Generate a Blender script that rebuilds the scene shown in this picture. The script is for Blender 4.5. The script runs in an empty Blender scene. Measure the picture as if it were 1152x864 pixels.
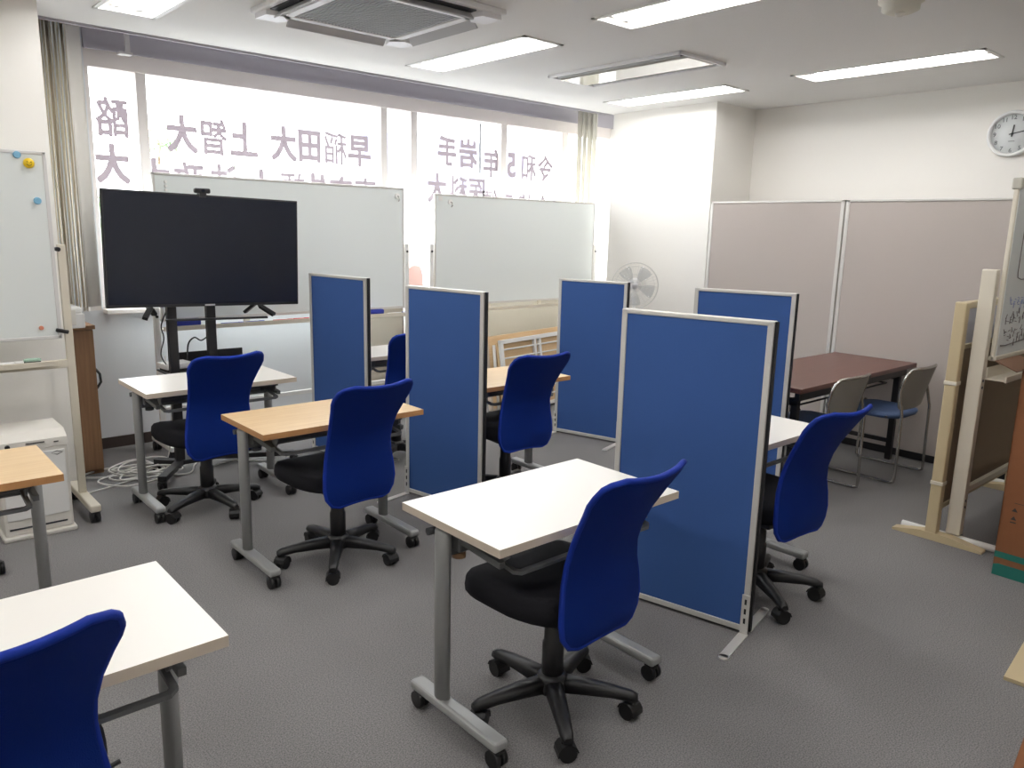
import bpy, bmesh, math, random
from mathutils import Vector, Matrix, Euler

random.seed(7)
SC = bpy.context.scene
COL = SC.collection
PI = math.pi
R = math.radians

# ------------------------------------------------------------------ camera, sky, exposure
CAM_H, F_PX, PITCH, ROLL, YAW = 1.55, 870.16, 0.196599, -0.02365, 0.84524
fw = Vector((math.cos(YAW)*math.cos(PITCH), math.sin(YAW)*math.cos(PITCH), -math.sin(PITCH)))
rt = Vector((math.sin(YAW), -math.cos(YAW), 0))
dn = fw.cross(rt)
rt2 = math.cos(ROLL)*rt + math.sin(ROLL)*dn
dn2 = -math.sin(ROLL)*rt + math.cos(ROLL)*dn
cd = bpy.data.cameras.new('camera')
cam = bpy.data.objects.new('camera', cd)
COL.objects.link(cam)
m3 = Matrix((rt2, -dn2, -fw)).transposed()
cam.matrix_world = Matrix.Translation((0, 0, CAM_H)) @ m3.to_4x4()
cd.sensor_width = 36.0
cd.lens = 36.0*F_PX/1152.0
cd.clip_start = 0.05
cd.clip_end = 200
SC.camera = cam

SKY = 10.5            # overcast daylight outside
TUBE = 36.0          # fluorescent tubes
w = bpy.data.worlds.new('overcast_sky')
SC.world = w
w.use_nodes = True
bgn = w.node_tree.nodes['Background']
bgn.inputs[0].default_value = (0.93, 0.97, 1.0, 1)
bgn.inputs[1].default_value = SKY

SC.view_settings.view_transform = 'Standard'
SC.view_settings.look = 'None'
SC.view_settings.exposure = 0.2
SC.view_settings.gamma = 1.0
SC.view_settings.use_curve_mapping = False
SC.cycles.max_bounces = 10
SC.cycles.diffuse_bounces = 5
SC.cycles.transparent_max_bounces = 12
SC.cycles.sample_clamp_indirect = 6.0

# ------------------------------------------------------------------ materials
def lin(h):
    r = []
    for i in (0, 2, 4):
        c = int(h[i:i+2], 16)/255
        r.append(c/12.92 if c <= 0.04045 else ((c+0.055)/1.055)**2.4)
    return (*r, 1.0)

def mat(name, col, rough=0.5, metal=0.0, noise=0.0, scale=60.0, bump=0.0, bscale=200.0, spec=0.5, stretch=None, sheen=0.0, coat=0.0):
    m = bpy.data.materials.new(name)
    m.use_nodes = True
    nt = m.node_tree
    p = nt.nodes['Principled BSDF']
    c = lin(col) if isinstance(col, str) else (*col, 1)
    p.inputs['Base Color'].default_value = c
    p.inputs['Roughness'].default_value = rough
    p.inputs['Metallic'].default_value = metal
    p.inputs['Specular IOR Level'].default_value = spec
    if sheen: p.inputs['Sheen Weight'].default_value = sheen
    if coat: p.inputs['Coat Weight'].default_value = coat
    tc = nt.nodes.new('ShaderNodeTexCoord')
    mp = nt.nodes.new('ShaderNodeMapping')
    nt.links.new(tc.outputs['Object'], mp.inputs[0])
    if stretch: mp.inputs['Scale'].default_value = stretch
    if noise:
        n = nt.nodes.new('ShaderNodeTexNoise')
        n.inputs['Scale'].default_value = scale
        n.inputs['Detail'].default_value = 5
        nt.links.new(mp.outputs[0], n.inputs['Vector'])
        mx = nt.nodes.new('ShaderNodeMix')
        mx.data_type = 'RGBA'
        mx.inputs[6].default_value = tuple(x*(1-noise) for x in c[:3])+(1,)
        mx.inputs[7].default_value = tuple(min(1, x*(1+noise)) for x in c[:3])+(1,)
        nt.links.new(n.outputs[0], mx.inputs[0])
        nt.links.new(mx.outputs[2], p.inputs['Base Color'])
    if bump:
        n2 = nt.nodes.new('ShaderNodeTexNoise')
        n2.inputs['Scale'].default_value = bscale
        nt.links.new(mp.outputs[0], n2.inputs['Vector'])
        b = nt.nodes.new('ShaderNodeBump')
        b.inputs['Strength'].default_value = bump
        b.inputs['Distance'].default_value = 0.004
        nt.links.new(n2.outputs[0], b.inputs['Height'])
        nt.links.new(b.outputs[0], p.inputs['Normal'])
    return m

def carpet_mat():
    m = mat('carpet', '8a8886', 0.95, noise=0.0, bump=0.2, bscale=260, spec=0.15)
    nt = m.node_tree
    p = nt.nodes['Principled BSDF']
    tc = nt.nodes['Texture Coordinate']
    a = nt.nodes.new('ShaderNodeTexNoise'); a.inputs['Scale'].default_value = 220; a.inputs['Detail'].default_value = 3
    b = nt.nodes.new('ShaderNodeTexNoise'); b.inputs['Scale'].default_value = 1.1; b.inputs['Detail'].default_value = 4
    for n in (a, b): nt.links.new(tc.outputs['Object'], n.inputs['Vector'])
    r1 = nt.nodes.new('ShaderNodeValToRGB')
    r1.color_ramp.elements[0].position = 0.32; r1.color_ramp.elements[0].color = lin('5f5e5e')
    r1.color_ramp.elements[1].position = 0.68; r1.color_ramp.elements[1].color = lin('8c8a89')
    nt.links.new(a.outputs[0], r1.inputs[0])
    mx = nt.nodes.new('ShaderNodeMix'); mx.data_type = 'RGBA'; mx.blend_type = 'MULTIPLY'; mx.inputs[0].default_value = 1
    r2 = nt.nodes.new('ShaderNodeValToRGB')
    r2.color_ramp.elements[0].position = 0.3; r2.color_ramp.elements[0].color = (0.86, 0.85, 0.85, 1)
    r2.color_ramp.elements[1].position = 0.7; r2.color_ramp.elements[1].color = (1, 1, 1, 1)
    nt.links.new(b.outputs[0], r2.inputs[0])
    nt.links.new(r1.outputs[0], mx.inputs[6]); nt.links.new(r2.outputs[0], mx.inputs[7])
    nt.links.new(mx.outputs[2], p.inputs['Base Color'])
    return m

def wood_mat(name, c1, c2, rough=0.4, axis='X'):
    m = mat(name, c1, rough)
    nt = m.node_tree
    p = nt.nodes['Principled BSDF']
    mp = nt.nodes['Mapping']
    mp.inputs['Scale'].default_value = {'X': (1.2, 22, 22), 'Z': (22, 22, 1.2), 'Y': (22, 1.2, 22)}[axis]
    n = nt.nodes.new('ShaderNodeTexNoise'); n.inputs['Scale'].default_value = 3.0; n.inputs['Detail'].default_value = 6
    nt.links.new(mp.outputs[0], n.inputs['Vector'])
    r = nt.nodes.new('ShaderNodeValToRGB')
    r.color_ramp.elements[0].position = 0.3; r.color_ramp.elements[0].color = lin(c1)
    r.color_ramp.elements[1].position = 0.7; r.color_ramp.elements[1].color = lin(c2)
    nt.links.new(n.outputs[0], r.inputs[0])
    nt.links.new(r.outputs[0], p.inputs['Base Color'])
    return m

def emit_mat(name, col, s):
    m = bpy.data.materials.new(name); m.use_nodes = True
    nt = m.node_tree; nt.nodes.clear()
    e = nt.nodes.new('ShaderNodeEmission'); e.inputs[0].default_value = (*col, 1); e.inputs[1].default_value = s
    o = nt.nodes.new('ShaderNodeOutputMaterial'); nt.links.new(e.outputs[0], o.inputs[0])
    return m

def glass_mat(name, tint=(1, 1, 1), gloss=0.05, rough=0.02):
    m = bpy.data.materials.new(name); m.use_nodes = True
    nt = m.node_tree; nt.nodes.clear()
    t = nt.nodes.new('ShaderNodeBsdfTransparent'); t.inputs[0].default_value = (*tint, 1)
    g = nt.nodes.new('ShaderNodeBsdfGlossy'); g.inputs['Roughness'].default_value = rough
    mx = nt.nodes.new('ShaderNodeMixShader'); mx.inputs[0].default_value = gloss
    o = nt.nodes.new('ShaderNodeOutputMaterial')
    nt.links.new(t.outputs[0], mx.inputs[1]); nt.links.new(g.outputs[0], mx.inputs[2]); nt.links.new(mx.outputs[0], o.inputs[0])
    return m

def translucent_mat(name, col, front):
    m = bpy.data.materials.new(name); m.use_nodes = True
    nt = m.node_tree; nt.nodes.clear()
    t = nt.nodes.new('ShaderNodeBsdfTranslucent'); t.inputs[0].default_value = (*col, 1)
    d = nt.nodes.new('ShaderNodeBsdfDiffuse'); d.inputs[0].default_value = (*front, 1)
    mx = nt.nodes.new('ShaderNodeAddShader')
    o = nt.nodes.new('ShaderNodeOutputMaterial')
    nt.links.new(t.outputs[0], mx.inputs[0]); nt.links.new(d.outputs[0], mx.inputs[1]); nt.links.new(mx.outputs[0], o.inputs[0])
    return m

M = dict(
    carpet=carpet_mat(),
    wall=mat('wall_paper', 'f5f2ec', 0.85, bump=0.15, bscale=180, spec=0.2),
    wall_cool=mat('wall_paint', 'e4e6e8', 0.7, bump=0.05, bscale=80, spec=0.3),
    wall_shaded=mat('wall_shade_beige', 'bdb5a6', 0.8, spec=0.2),  # wall under the window, its beige shade put into the colour
    ceiling=mat('ceiling_board', 'f7f6f4', 0.9, noise=0.035, scale=140, bump=0.35, bscale=150, spec=0.1),
    recess=mat('recess_shade', 'b3b0b7', 0.8),  # grey carries the shade of the unlit band above the window
    dark_base=mat('baseboard_brown', '3a302b', 0.5),
    alu=mat('aluminium', 'd2cfca', 0.4, 0.25),
    winframe=mat('window_frame_metal', 'e9e2de', 0.5, 0.1),
    glass=glass_mat('window_glass'),
    letters=translucent_mat('letter_film', (0.066, 0.054, 0.059), (0.10, 0.09, 0.092)),
    strip=translucent_mat('grey_strip', (0.04, 0.04, 0.041), (0.3, 0.3, 0.3)),
    blind=mat('blind_fabric', 'e4dac4', 0.9, noise=0.05, scale=90, bump=0.1),
    blind_white=mat('blind_pale', 'ebe8e1', 0.9),
    blind_cream=mat('blind_cream', 'e9e6d8', 0.9),
    white_metal=mat('white_metal', 'efeeea', 0.4),
    cream_metal=mat('cream_metal', 'd8d0bf', 0.45),
    board=mat('whiteboard_enamel', 'e9eeec', 0.22, coat=0.3),
    panelblue=mat('partition_fabric', '36538a', 0.9, noise=0.07, scale=500, bump=0.2, bscale=500, spec=0.15),
    black_gap=mat('black_rubber', '151517', 0.6),
    grey_metal=mat('grey_steel', 'a3a4a3', 0.4, 0.3),
    dark_metal=mat('dark_steel', '4b4c4e', 0.45, 0.4),
    mid_metal=mat('desk_beam_steel', '6a6b6c', 0.45, 0.35),
    white_top=mat('white_laminate', 'f3efe8', 0.32),
    white_edge=mat('laminate_edge', 'cdbfae', 0.5),
    wood_top=wood_mat('beech_laminate', 'd9b88b', 'e4c79d', 0.35),
    wood_edge=mat('beech_edge', 'b58455', 0.45),
    tan=mat('tan_knob', '8d6a4a', 0.5),
    chairblue=mat('mesh_fabric_blue', '07246c', 0.7, noise=0.10, scale=420, bump=0.35, bscale=420, spec=0.12),
    piping=mat('piping_blue', '0e2b86', 0.7, noise=0.06, scale=300, spec=0.2),
    seatblack=mat('seat_fabric_black', '1b1b1f', 0.9, noise=0.25, scale=400, bump=0.3, bscale=400, spec=0.2),
    blackplastic=mat('black_plastic', '1c1c1e', 0.42),
    caster=mat('caster_black', '121213', 0.45),
    beige=mat('beige_screen_fabric', 'b5aca6', 0.9, noise=0.04, scale=400, bump=0.15, bscale=400, spec=0.15),
    redwood=wood_mat('dark_table_laminate', '523029', '5f3a31', 0.3),
    darkpaint=mat('black_paint', '1d1c1d', 0.4),
    chrome=mat('chrome_tube', 'b8b6b2', 0.22, 0.9),
    chairshell=mat('grey_shell', '83817c', 0.5),
    seatnavy=mat('seat_vinyl_navy', '3d5379', 0.6),
    screen=mat('tv_glass', '181b25', 0.18, spec=0.4),
    tvblack=mat('tv_bezel', '141416', 0.4),
    paper_white=mat('white_plastic', 'eeedea', 0.35),
    offwhite=mat('offwhite_plastic', 'e2ded6', 0.45),
    browncab=wood_mat('cabinet_wood', '7d5c40', '8f6c4c', 0.5, 'Z'),
    card=mat('cardboard', '7f543a', 0.85, noise=0.06, scale=30, spec=0.1),
    card_in=mat('cardboard_inside', '5f4330', 0.9),
    teal=mat('teal_print', '14685c', 0.7),
    ink=mat('black_ink', '2a2524', 0.7),
    tag_white=mat('label_paper', 'e8e6e2', 0.7),
    beigewood=mat('cream_screen_frame', 'bfae8c', 0.5),
    tanboard=mat('tan_board', '86735c', 0.7, noise=0.05, scale=20),
    lilac=mat('lilac_board', 'b4b0b8', 0.5),
    sky_trim=mat('trim_light', 'd9d7d5', 0.5),
    tube=emit_mat('fluorescent_tube', (1.0, 0.99, 0.98), TUBE),
    reflector=mat('lamp_reflector', 'f6f5f2', 0.5),
    acwhite=mat('ac_plastic', 'f0eff0', 0.4),
    acgrey=mat('ac_louver', 'c6c5c8', 0.5),
    acmesh=mat('ac_grille', 'b2b3b8', 0.6),
    capgrey=mat('cap_plastic', 'b5b1a6', 0.5),
    acdark=mat('ac_dark', '3a3b40', 0.6),
    acgloss=mat('ac_gloss_panel', 'd3d0c9', 0.08, coat=0.6),
    clockwhite=mat('clock_rim', 'f1f1f0', 0.35),
    clockface=mat('clock_face', 'dfe2e2', 0.5),
    clocknum=mat('clock_numerals', '7d8083', 0.6),
    clockhand=mat('clock_hands', '3b3d40', 0.5),
    detector=mat('detector_cream', 'e4e0d2', 0.5),
    fan_clear=glass_mat('fan_clear_plastic', (0.93, 0.94, 0.95), 0.12, 0.15),
    fan_wire=mat('fan_wire', 'd9d7d2', 0.4),
    cable=mat('cable_white', 'd3d0cb', 0.5),
    cable_black=mat('cable_black', '1f1f21', 0.5),
    yellow=mat('magnet_yellow', 'e8c21c', 0.4),
    ltblue=mat('magnet_blue', '7fb4d2', 0.4),
    red=mat('marker_red', 'd83a2c', 0.4),
    blue=mat('marker_blue', '2340b4', 0.4),
    navy=mat('eraser_navy', '27348f', 0.8),
    green=mat('eraser_green', '9ab8a6', 0.6),
    pink=mat('pink_vinyl', 'b28f86', 0.6),
    orange=mat('orange_print', 'd98d72', 0.6),
    inkblue=mat('board_marker_blue', '8f9bc0', 0.6),
    inkblack=mat('board_marker_black', '77716f', 0.6),
    leaf=mat('leaf_green', '8aa37c', 0.7, noise=0.3, scale=3),
    bark=mat('bark', '6a5a48', 0.9),
    facade=mat('facade_white', 'e9e9ec', 0.8),
    facade_glass=mat('facade_windows', '8b8fae', 0.3),
    asphalt=mat('asphalt', '8b8b89', 0.9),
)

# ------------------------------------------------------------------ mesh helpers
class B:
    """collects shapes into one bmesh"""
    def __init__(s):
        s.bm = bmesh.new()
        s.mi = 0
    def _fin(s, verts, smooth=False):
        fs = {f for v in verts for f in v.link_faces}
        for f in fs:
            f.material_index = s.mi
            f.smooth = smooth
        return s
    def box(s, c, d, rot=None, bev=0.0, seg=2, side=None, at=None):
        r = bmesh.ops.create_cube(s.bm, size=1.0)
        vs = r['verts']
        mtx = Matrix.Diagonal((*d, 1))
        for v in vs: v.co = mtx @ v.co
        if side is not None:
            for f in {f for v in vs for f in v.link_faces}:
                f.normal_update()
                f.material_index = side if abs(f.normal.z) < 0.5 else s.mi
        if bev:
            es = list({e for v in vs for e in v.link_edges})
            rb = bmesh.ops.bevel(s.bm, geom=es, offset=bev, segments=seg, affect='EDGES', profile=0.5)
            vs = list({v for f in rb['faces'] for v in f.verts} | {v for v in vs if v.is_valid})
        T = Matrix.Translation(c)
        if rot is not None: T = T @ Euler(rot).to_matrix().to_4x4()
        if at is not None: T = at @ T
        for v in vs: v.co = T @ v.co
        if side is None: s._fin(vs)
        return s
    def span(s, lo, hi, **k):
        return s.box([(a+b)/2 for a, b in zip(lo, hi)], [abs(b-a) for a, b in zip(lo, hi)], **k)
    def cyl(s, p0, p1, r, r2=None, n=16, cap=True, smooth=True):
        p0, p1 = Vector(p0), Vector(p1)
        d = p1-p0
        q = d.to_track_quat('Z', 'Y').to_matrix()
        r2 = r if r2 is None else r2
        a = [s.bm.verts.new(p0 + q @ Vector((r*math.cos(t), r*math.sin(t), 0))) for t in [2*PI*i/n for i in range(n)]]
        b = [s.bm.verts.new(p1 + q @ Vector((r2*math.cos(t), r2*math.sin(t), 0))) for t in [2*PI*i/n for i in range(n)]]
        for i in range(n):
            f = s.bm.faces.new((a[i], a[(i+1) % n], b[(i+1) % n], b[i])); f.smooth = smooth; f.material_index = s.mi
        if cap:
            f = s.bm.faces.new(a[::-1]); f.material_index = s.mi
            f = s.bm.faces.new(b); f.material_index = s.mi
        return s
    def lathe(s, prof, c=(0, 0, 0), n=24, at=None, sx=1.0, sy=1.0, smooth=True):
        T = Matrix.Translation(c)
        if at is not None: T = at @ T
        rings = []
        for r, z in prof:
            if r < 1e-6: rings.append([s.bm.verts.new(T @ Vector((0, 0, z)))])
            else: rings.append([s.bm.verts.new(T @ Vector((sx*r*math.cos(2*PI*i/n), sy*r*math.sin(2*PI*i/n), z))) for i in range(n)])
        for a, b in zip(rings, rings[1:]):
            for i in range(n):
                j = (i+1) % n
                if len(a) == 1 and len(b) == 1: continue
                if len(a) == 1: vs = (a[0], b[j], b[i])
                elif len(b) == 1: vs = (a[i], a[j], b[0])
                else: vs = (a[i], a[j], b[j], b[i])
                f = s.bm.faces.new(vs); f.smooth = smooth; f.material_index = s.mi
        for ring, rev in ((rings[0], True), (rings[-1], False)):
            if len(ring) > 1:
                f = s.bm.faces.new(ring[::-1] if rev else ring); f.material_index = s.mi
        return s
    def tube(s, pts, r, n=8, closed=False, flat=None, smooth=True):
        """sweep a round (or flat=(w,h) rectangular) section along pts"""
        P = [Vector(p) for p in pts]
        N = len(P)
        T = []
        for i in range(N):
            if closed: t = P[(i+1) % N]-P[i-1]
            elif i == 0: t = P[1]-P[0]
            elif i == N-1: t = P[-1]-P[-2]
            else: t = (P[i+1]-P[i]).normalized()+(P[i]-P[i-1]).normalized()
            T.append(t.normalized())
        up = Vector((0, 0, 1))
        if abs(T[0].dot(up)) > 0.9: up = Vector((1, 0, 0))
        nrm = (up-T[0]*up.dot(T[0])).normalized()
        rings = []
        for i in range(N):
            nrm = (nrm-T[i]*nrm.dot(T[i]))
            nrm = nrm.normalized() if nrm.length > 1e-6 else T[i].orthogonal().normalized()
            bi = T[i].cross(nrm)
            if flat:
                a, b = flat[0]/2, flat[1]/2
                off = [bi*a+nrm*b, bi*-a+nrm*b, bi*-a-nrm*b, bi*a-nrm*b]
            else:
                off = [bi*(r*math.cos(2*PI*k/n))+nrm*(r*math.sin(2*PI*k/n)) for k in range(n)]
            rings.append([s.bm.verts.new(P[i]+o) for o in off])
        k = len(rings[0])
        rng = range(N) if closed else range(N-1)
        for i in rng:
            a, b = rings[i], rings[(i+1) % N]
            for j in range(k):
                f = s.bm.faces.new((a[j], a[(j+1) % k], b[(j+1) % k], b[j])); f.smooth = smooth and not flat; f.material_index = s.mi
        if not closed:
            for ring in (rings[0], rings[-1]):
                f = s.bm.faces.new(ring); f.material_index = s.mi
        return s
    def quad(s, *ps):
        f = s.bm.faces.new([s.bm.verts.new(p) for p in ps]); f.material_index = s.mi
        return s
    def ball(s, c, r, sc=(1, 1, 1), n=16):
        rr = bmesh.ops.create_uvsphere(s.bm, u_segments=n, v_segments=max(6, n//2), radius=r)
        for v in rr['verts']: v.co = Vector(c)+Vector((v.co.x*sc[0], v.co.y*sc[1], v.co.z*sc[2]))
        return s._fin(rr['verts'], True)
    def prism(s, outline, axis, a, b):
        """extrude a 2-D outline along axis between a and b"""
        def P(u, v, t):
            return {'x': (t, u, v), 'y': (u, t, v), 'z': (u, v, t)}[axis]
        A = [s.bm.verts.new(P(u, v, a)) for u, v in outline]
        Bv = [s.bm.verts.new(P(u, v, b)) for u, v in outline]
        n = len(outline)
        for f in (s.bm.faces.new(A[::-1]), s.bm.faces.new(Bv)): f.material_index = s.mi
        for i in range(n):
            f = s.bm.faces.new((A[i], A[(i+1) % n], Bv[(i+1) % n], Bv[i])); f.material_index = s.mi
        return s
    def mesh(s, name, mats):
        bmesh.ops.recalc_face_normals(s.bm, faces=s.bm.faces)
        me = bpy.data.meshes.new(name)
        s.bm.to_mesh(me); s.bm.free()
        for m in (mats if isinstance(mats, (list, tuple)) else [mats]): me.materials.append(m)
        return me
    def obj(s, name, mats, parent=None, loc=None, rotz=None, sub=0):
        o = bpy.data.objects.new(name, s.mesh(name, mats))
        COL.objects.link(o)
        if parent is not None: o.parent = parent
        if loc is not None: o.location = loc
        if rotz is not None: o.rotation_euler = (0, 0, rotz)
        if sub:
            md = o.modifiers.new('sub', 'SUBSURF'); md.levels = sub; md.render_levels = sub
        return o

def tag(o, label, cat, group=None, kind=None):
    o['label'] = label
    o['category'] = cat
    if group: o['group'] = group
    if kind: o['kind'] = kind
    return o

def thing(name, label, cat, loc=(0, 0, 0), rotz=0.0, group=None):
    o = bpy.data.objects.new(name, None)
    o.empty_display_size = 0.1
    COL.objects.link(o)
    o.location = loc
    o.rotation_euler = (0, 0, rotz)
    return tag(o, label, cat, group)

def struct(o):
    o['kind'] = 'structure'
    return o

def copy_tree(o, parent=None):
    c = o.copy()
    COL.objects.link(c)
    if parent is not None: c.parent = parent
    for ch in list(o.children): copy_tree(ch, c)
    return c

def text_mesh(txt, size=1.0, offset=0.0, extrude=0.0, res=3):
    cu = bpy.data.curves.new('t', 'FONT')
    cu.body = txt; cu.size = size; cu.offset = offset; cu.extrude = extrude; cu.resolution_u = res
    cu.align_x = 'CENTER'; cu.align_y = 'CENTER'
    o = bpy.data.objects.new('t', cu)
    COL.objects.link(o)
    bpy.context.view_layer.update()
    dg = bpy.context.evaluated_depsgraph_get()
    me = bpy.data.meshes.new_from_object(o.evaluated_get(dg))
    bpy.data.objects.remove(o); bpy.data.curves.remove(cu)
    xs = [v.co.x for v in me.vertices]; ys = [v.co.y for v in me.vertices]
    if xs:
        cx, cy = (min(xs)+max(xs))/2, (min(ys)+max(ys))/2
        for v in me.vertices: v.co.x -= cx; v.co.y -= cy
    me.materials.clear()
    return me

# ------------------------------------------------------------------ the room
X0, X1, Y0, YW = -2.2, 6.4, -1.6, 5.72
ZC, ZT, YS = 2.65, 2.86, 5.20          # ceiling, top of the blind recess, ceiling edge
struct(B().span((X0-.1, Y0-.1, -.12), (X1+.1, YW+.12, 0)).obj('floor', M['carpet']))

LIGHTS = [(1.22, 3.55), (3.18, 3.55), (5.21, 3.55), (1.22, 1.80), (3.18, 1.80), (5.21, 1.80),
          (1.22, .05), (3.18, .05), (-.74, 3.55), (-.74, 1.80), (-.74, .05)]   # x0, y0 of each ceiling lamp; last five unseen, added to brighten the foreground
LW, LL = 0.30, 1.21
xs = sorted({X0, X1} | {v for x, y in LIGHTS for v in (x, x+LW)})
ys = sorted({Y0, YS} | {v for x, y in LIGHTS for v in (y, y+LL)})
b = B()
for xa, xb in zip(xs, xs[1:]):
    for ya, yb in zip(ys, ys[1:]):
        cx, cy = (xa+xb)/2, (ya+yb)/2
        if any(x < cx < x+LW and y < cy < y+LL for x, y in LIGHTS): continue
        b.quad((xa, ya, ZC), (xa, yb, ZC), (xb, yb, ZC), (xb, ya, ZC))
bmesh.ops.remove_doubles(b.bm, verts=b.bm.verts, dist=1e-5)
struct(b.obj('ceiling', M['ceiling']))
struct(B().span((X0-.1, Y0-.1, ZT), (X1+.1, YW+.2, ZT+.1)).obj('ceiling_recess', M['recess']))  # recess top; slab spans the room, added to stop sky light leaking in
b = B().span((X0, YS, ZC-.012), (5.80, YS+.018, ZT))
b.span((X0, YS-.012, ZC-.004), (5.80, YS, ZC+.004))
struct(b.obj('trim_1', M['recess']))

struct(B().span((X1, Y0-.1, 0), (X1+.1, YW+.2, ZT)).obj('wall_right', M['wall']))
struct(B().span((X0-.1, Y0-.1, 0), (X0, YW+.2, ZT)).obj('wall_left', M['wall']))
struct(B().span((X0-.1, Y0-.1, 0), (X1+.1, Y0, ZT)).obj('wall_back', M['wall']))
struct(B().span((5.80, 4.02, 0), (X1, 5.17, ZT)).obj('wall_pillar', M['wall']))
struct(B().span((X0, 4.80, 0), (0.962, 4.95, ZT)).obj('wall_pier', M['wall']))

# window wall with its opening; S scales readings made 5.66 m away onto the glass at GY
GY = 5.80
S = GY/5.66
def gx(x): return x*S
def gz(z): return 1.55+(z-1.55)*S
WX0, WZ0, WZ1 = gx(1.345), 0.965, gz(2.60)
struct(B().span((2.95, YW, 0), (X1, YW+.14, WZ0)).obj('wall_window_shaded', M['wall_shaded']))
struct(B().span((X0, YW, 0), (2.95, YW+.14, WZ0))
       .span((X0, YW, WZ0), (WX0, YW+.14, ZT))
       .obj('wall_window', M['wall_cool']))
struct(B().span((WX0, YW-.02, WZ1), (X1, YW+.14, ZT)).span((WX0, YW-.03, WZ1-.012), (X1, YW-.02, WZ1+.012)).obj('wall_header', M['recess']))
struct(B().span((0.97, YW-.012, 0), (X1, YW, .075)).obj('baseboard_window', M['dark_base']))
struct(B().span((X1-.012, Y0, 0), (X1, 4.02, .075)).obj('baseboard_right', M['dark_base']))
struct(B().span((5.788, 4.02, 0), (5.80, 5.17, .075)).obj('baseboard_pillar', M['dark_base']))

win = bpy.data.objects.new('window_1', None); COL.objects.link(win); win.location = (gx(3.8), GY, WZ0); struct(win)
def wloc(o):
    o.parent = win
    o.matrix_parent_inverse = Matrix.Translation((-win.location.x, -win.location.y, -win.location.z))
    return o
b = B()
b.span((WX0, GY-.06, gz(2.49)), (X1, GY+.05, WZ1), bev=.006)
b.span((WX0, GY-.05, WZ0), (X1, GY+.05, gz(1.06)), bev=.006)
wloc(b.obj('window_rail', M['winframe']))
mulls = [(1.345, 1.375), (1.648, 1.715), (3.495, 3.560), (3.785, 3.852), (4.772, 4.845), (5.552, 5.640)]
for a, c in mulls:
    wloc(B().span((gx(a), GY-.055, gz(1.05)), (gx(c), GY+.05, gz(2.50)), bev=.006).obj('mullion', M['winframe']))
edges = [1.345]+[(a+c)/2 for a, c in mulls[1:]]+[X1/S]
for a, c in zip(edges, edges[1:]):
    wloc(B().span((gx(a)+.01, GY-.003, gz(1.04)), (gx(c)-.01, GY+.003, gz(2.51))).obj('pane', M['glass']))
wloc(B().span((gx(3.86), GY-.05, gz(1.20)), (gx(4.77), GY-.02, gz(1.235)), bev=.004).obj('guard_rail', M['winframe']))
wloc(B().span((WX0, YW-.10, WZ0-.03), (X1, GY-.05, WZ0), bev=.006).obj('window_sill', M['winframe']))
# small bracket hanging in the recess
tag(B().span((1.60, 5.60, 2.60), (1.63, 5.62, 2.82), bev=.003).span((1.55, 5.55, 2.585), (1.63, 5.62, 2.60), bev=.003).obj('blind_bracket', M['sky_trim']),
    'pale metal bracket hanging in the dark recess above the left end of the window', 'bracket')

# ------------------------------------------------------------------ lettering on the glass (reads from the street, mirrored from here)
import numpy as np
def bold_glyph(ch, size, grow, cell=.003):
    """the character as clean flat strokes thickened by grow (metres)"""
    me = text_mesh(ch, size)
    for v in me.vertices: v.co.x *= .80
    me.calc_loop_triangles()
    co = np.array([v.co[:2] for v in me.vertices])
    lo = co.min(0)-grow-2*cell
    nx, ny = (np.ceil((co.max(0)+grow+2*cell-lo)/cell)).astype(int)
    gxx, gyy = np.meshgrid(lo[0]+(np.arange(nx)+.5)*cell, lo[1]+(np.arange(ny)+.5)*cell)
    G = np.zeros((ny, nx), bool)
    for t_ in me.loop_triangles:
        a, b, c = co[list(t_.vertices)]
        d = (b[0]-a[0])*(c[1]-a[1])-(b[1]-a[1])*(c[0]-a[0])
        if abs(d) < 1e-12: continue
        i0, i1 = ((np.array([min(a[0], b[0], c[0]), max(a[0], b[0], c[0])])-lo[0])/cell).astype(int)+(-1, 2)
        j0, j1 = ((np.array([min(a[1], b[1], c[1]), max(a[1], b[1], c[1])])-lo[1])/cell).astype(int)+(-1, 2)
        i0, j0 = max(i0, 0), max(j0, 0)
        X, Y = gxx[j0:j1, i0:i1], gyy[j0:j1, i0:i1]
        u = ((X-a[0])*(c[1]-a[1])-(Y-a[1])*(c[0]-a[0]))/d
        v = ((b[0]-a[0])*(Y-a[1])-(b[1]-a[1])*(X-a[0]))/d
        G[j0:j1, i0:i1] |= (u >= -.02) & (v >= -.02) & (u+v <= 1.02)
    k = int(math.ceil(grow/cell))
    D = np.zeros_like(G)
    for dx in range(-k, k+1):
        for dy in range(-k, k+1):
            if (dx*dx+dy*dy)**.5*cell <= grow+1e-6: D |= np.roll(np.roll(G, dx, 1), dy, 0)
    bpy.data.meshes.remove(me)
    b_ = B()
    used = np.zeros_like(D)
    for j in range(ny):
        i = 0
        while i < nx:
            if D[j, i] and not used[j, i]:
                e = i
                while e < nx and D[j, e] and not used[j, e]: e += 1
                q = j+1
                while q < ny and D[q, i:e].all() and not used[q, i:e].any(): q += 1
                used[j:q, i:e] = True
                x0, x1, y0, y1 = lo[0]+i*cell, lo[0]+e*cell, lo[1]+j*cell, lo[1]+q*cell
                b_.quad((x0, y0, 0), (x1, y0, 0), (x1, y1, 0), (x0, y1, 0))
                i = e
            else: i += 1
    return b_.mesh(ch, M['letters'])
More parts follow.
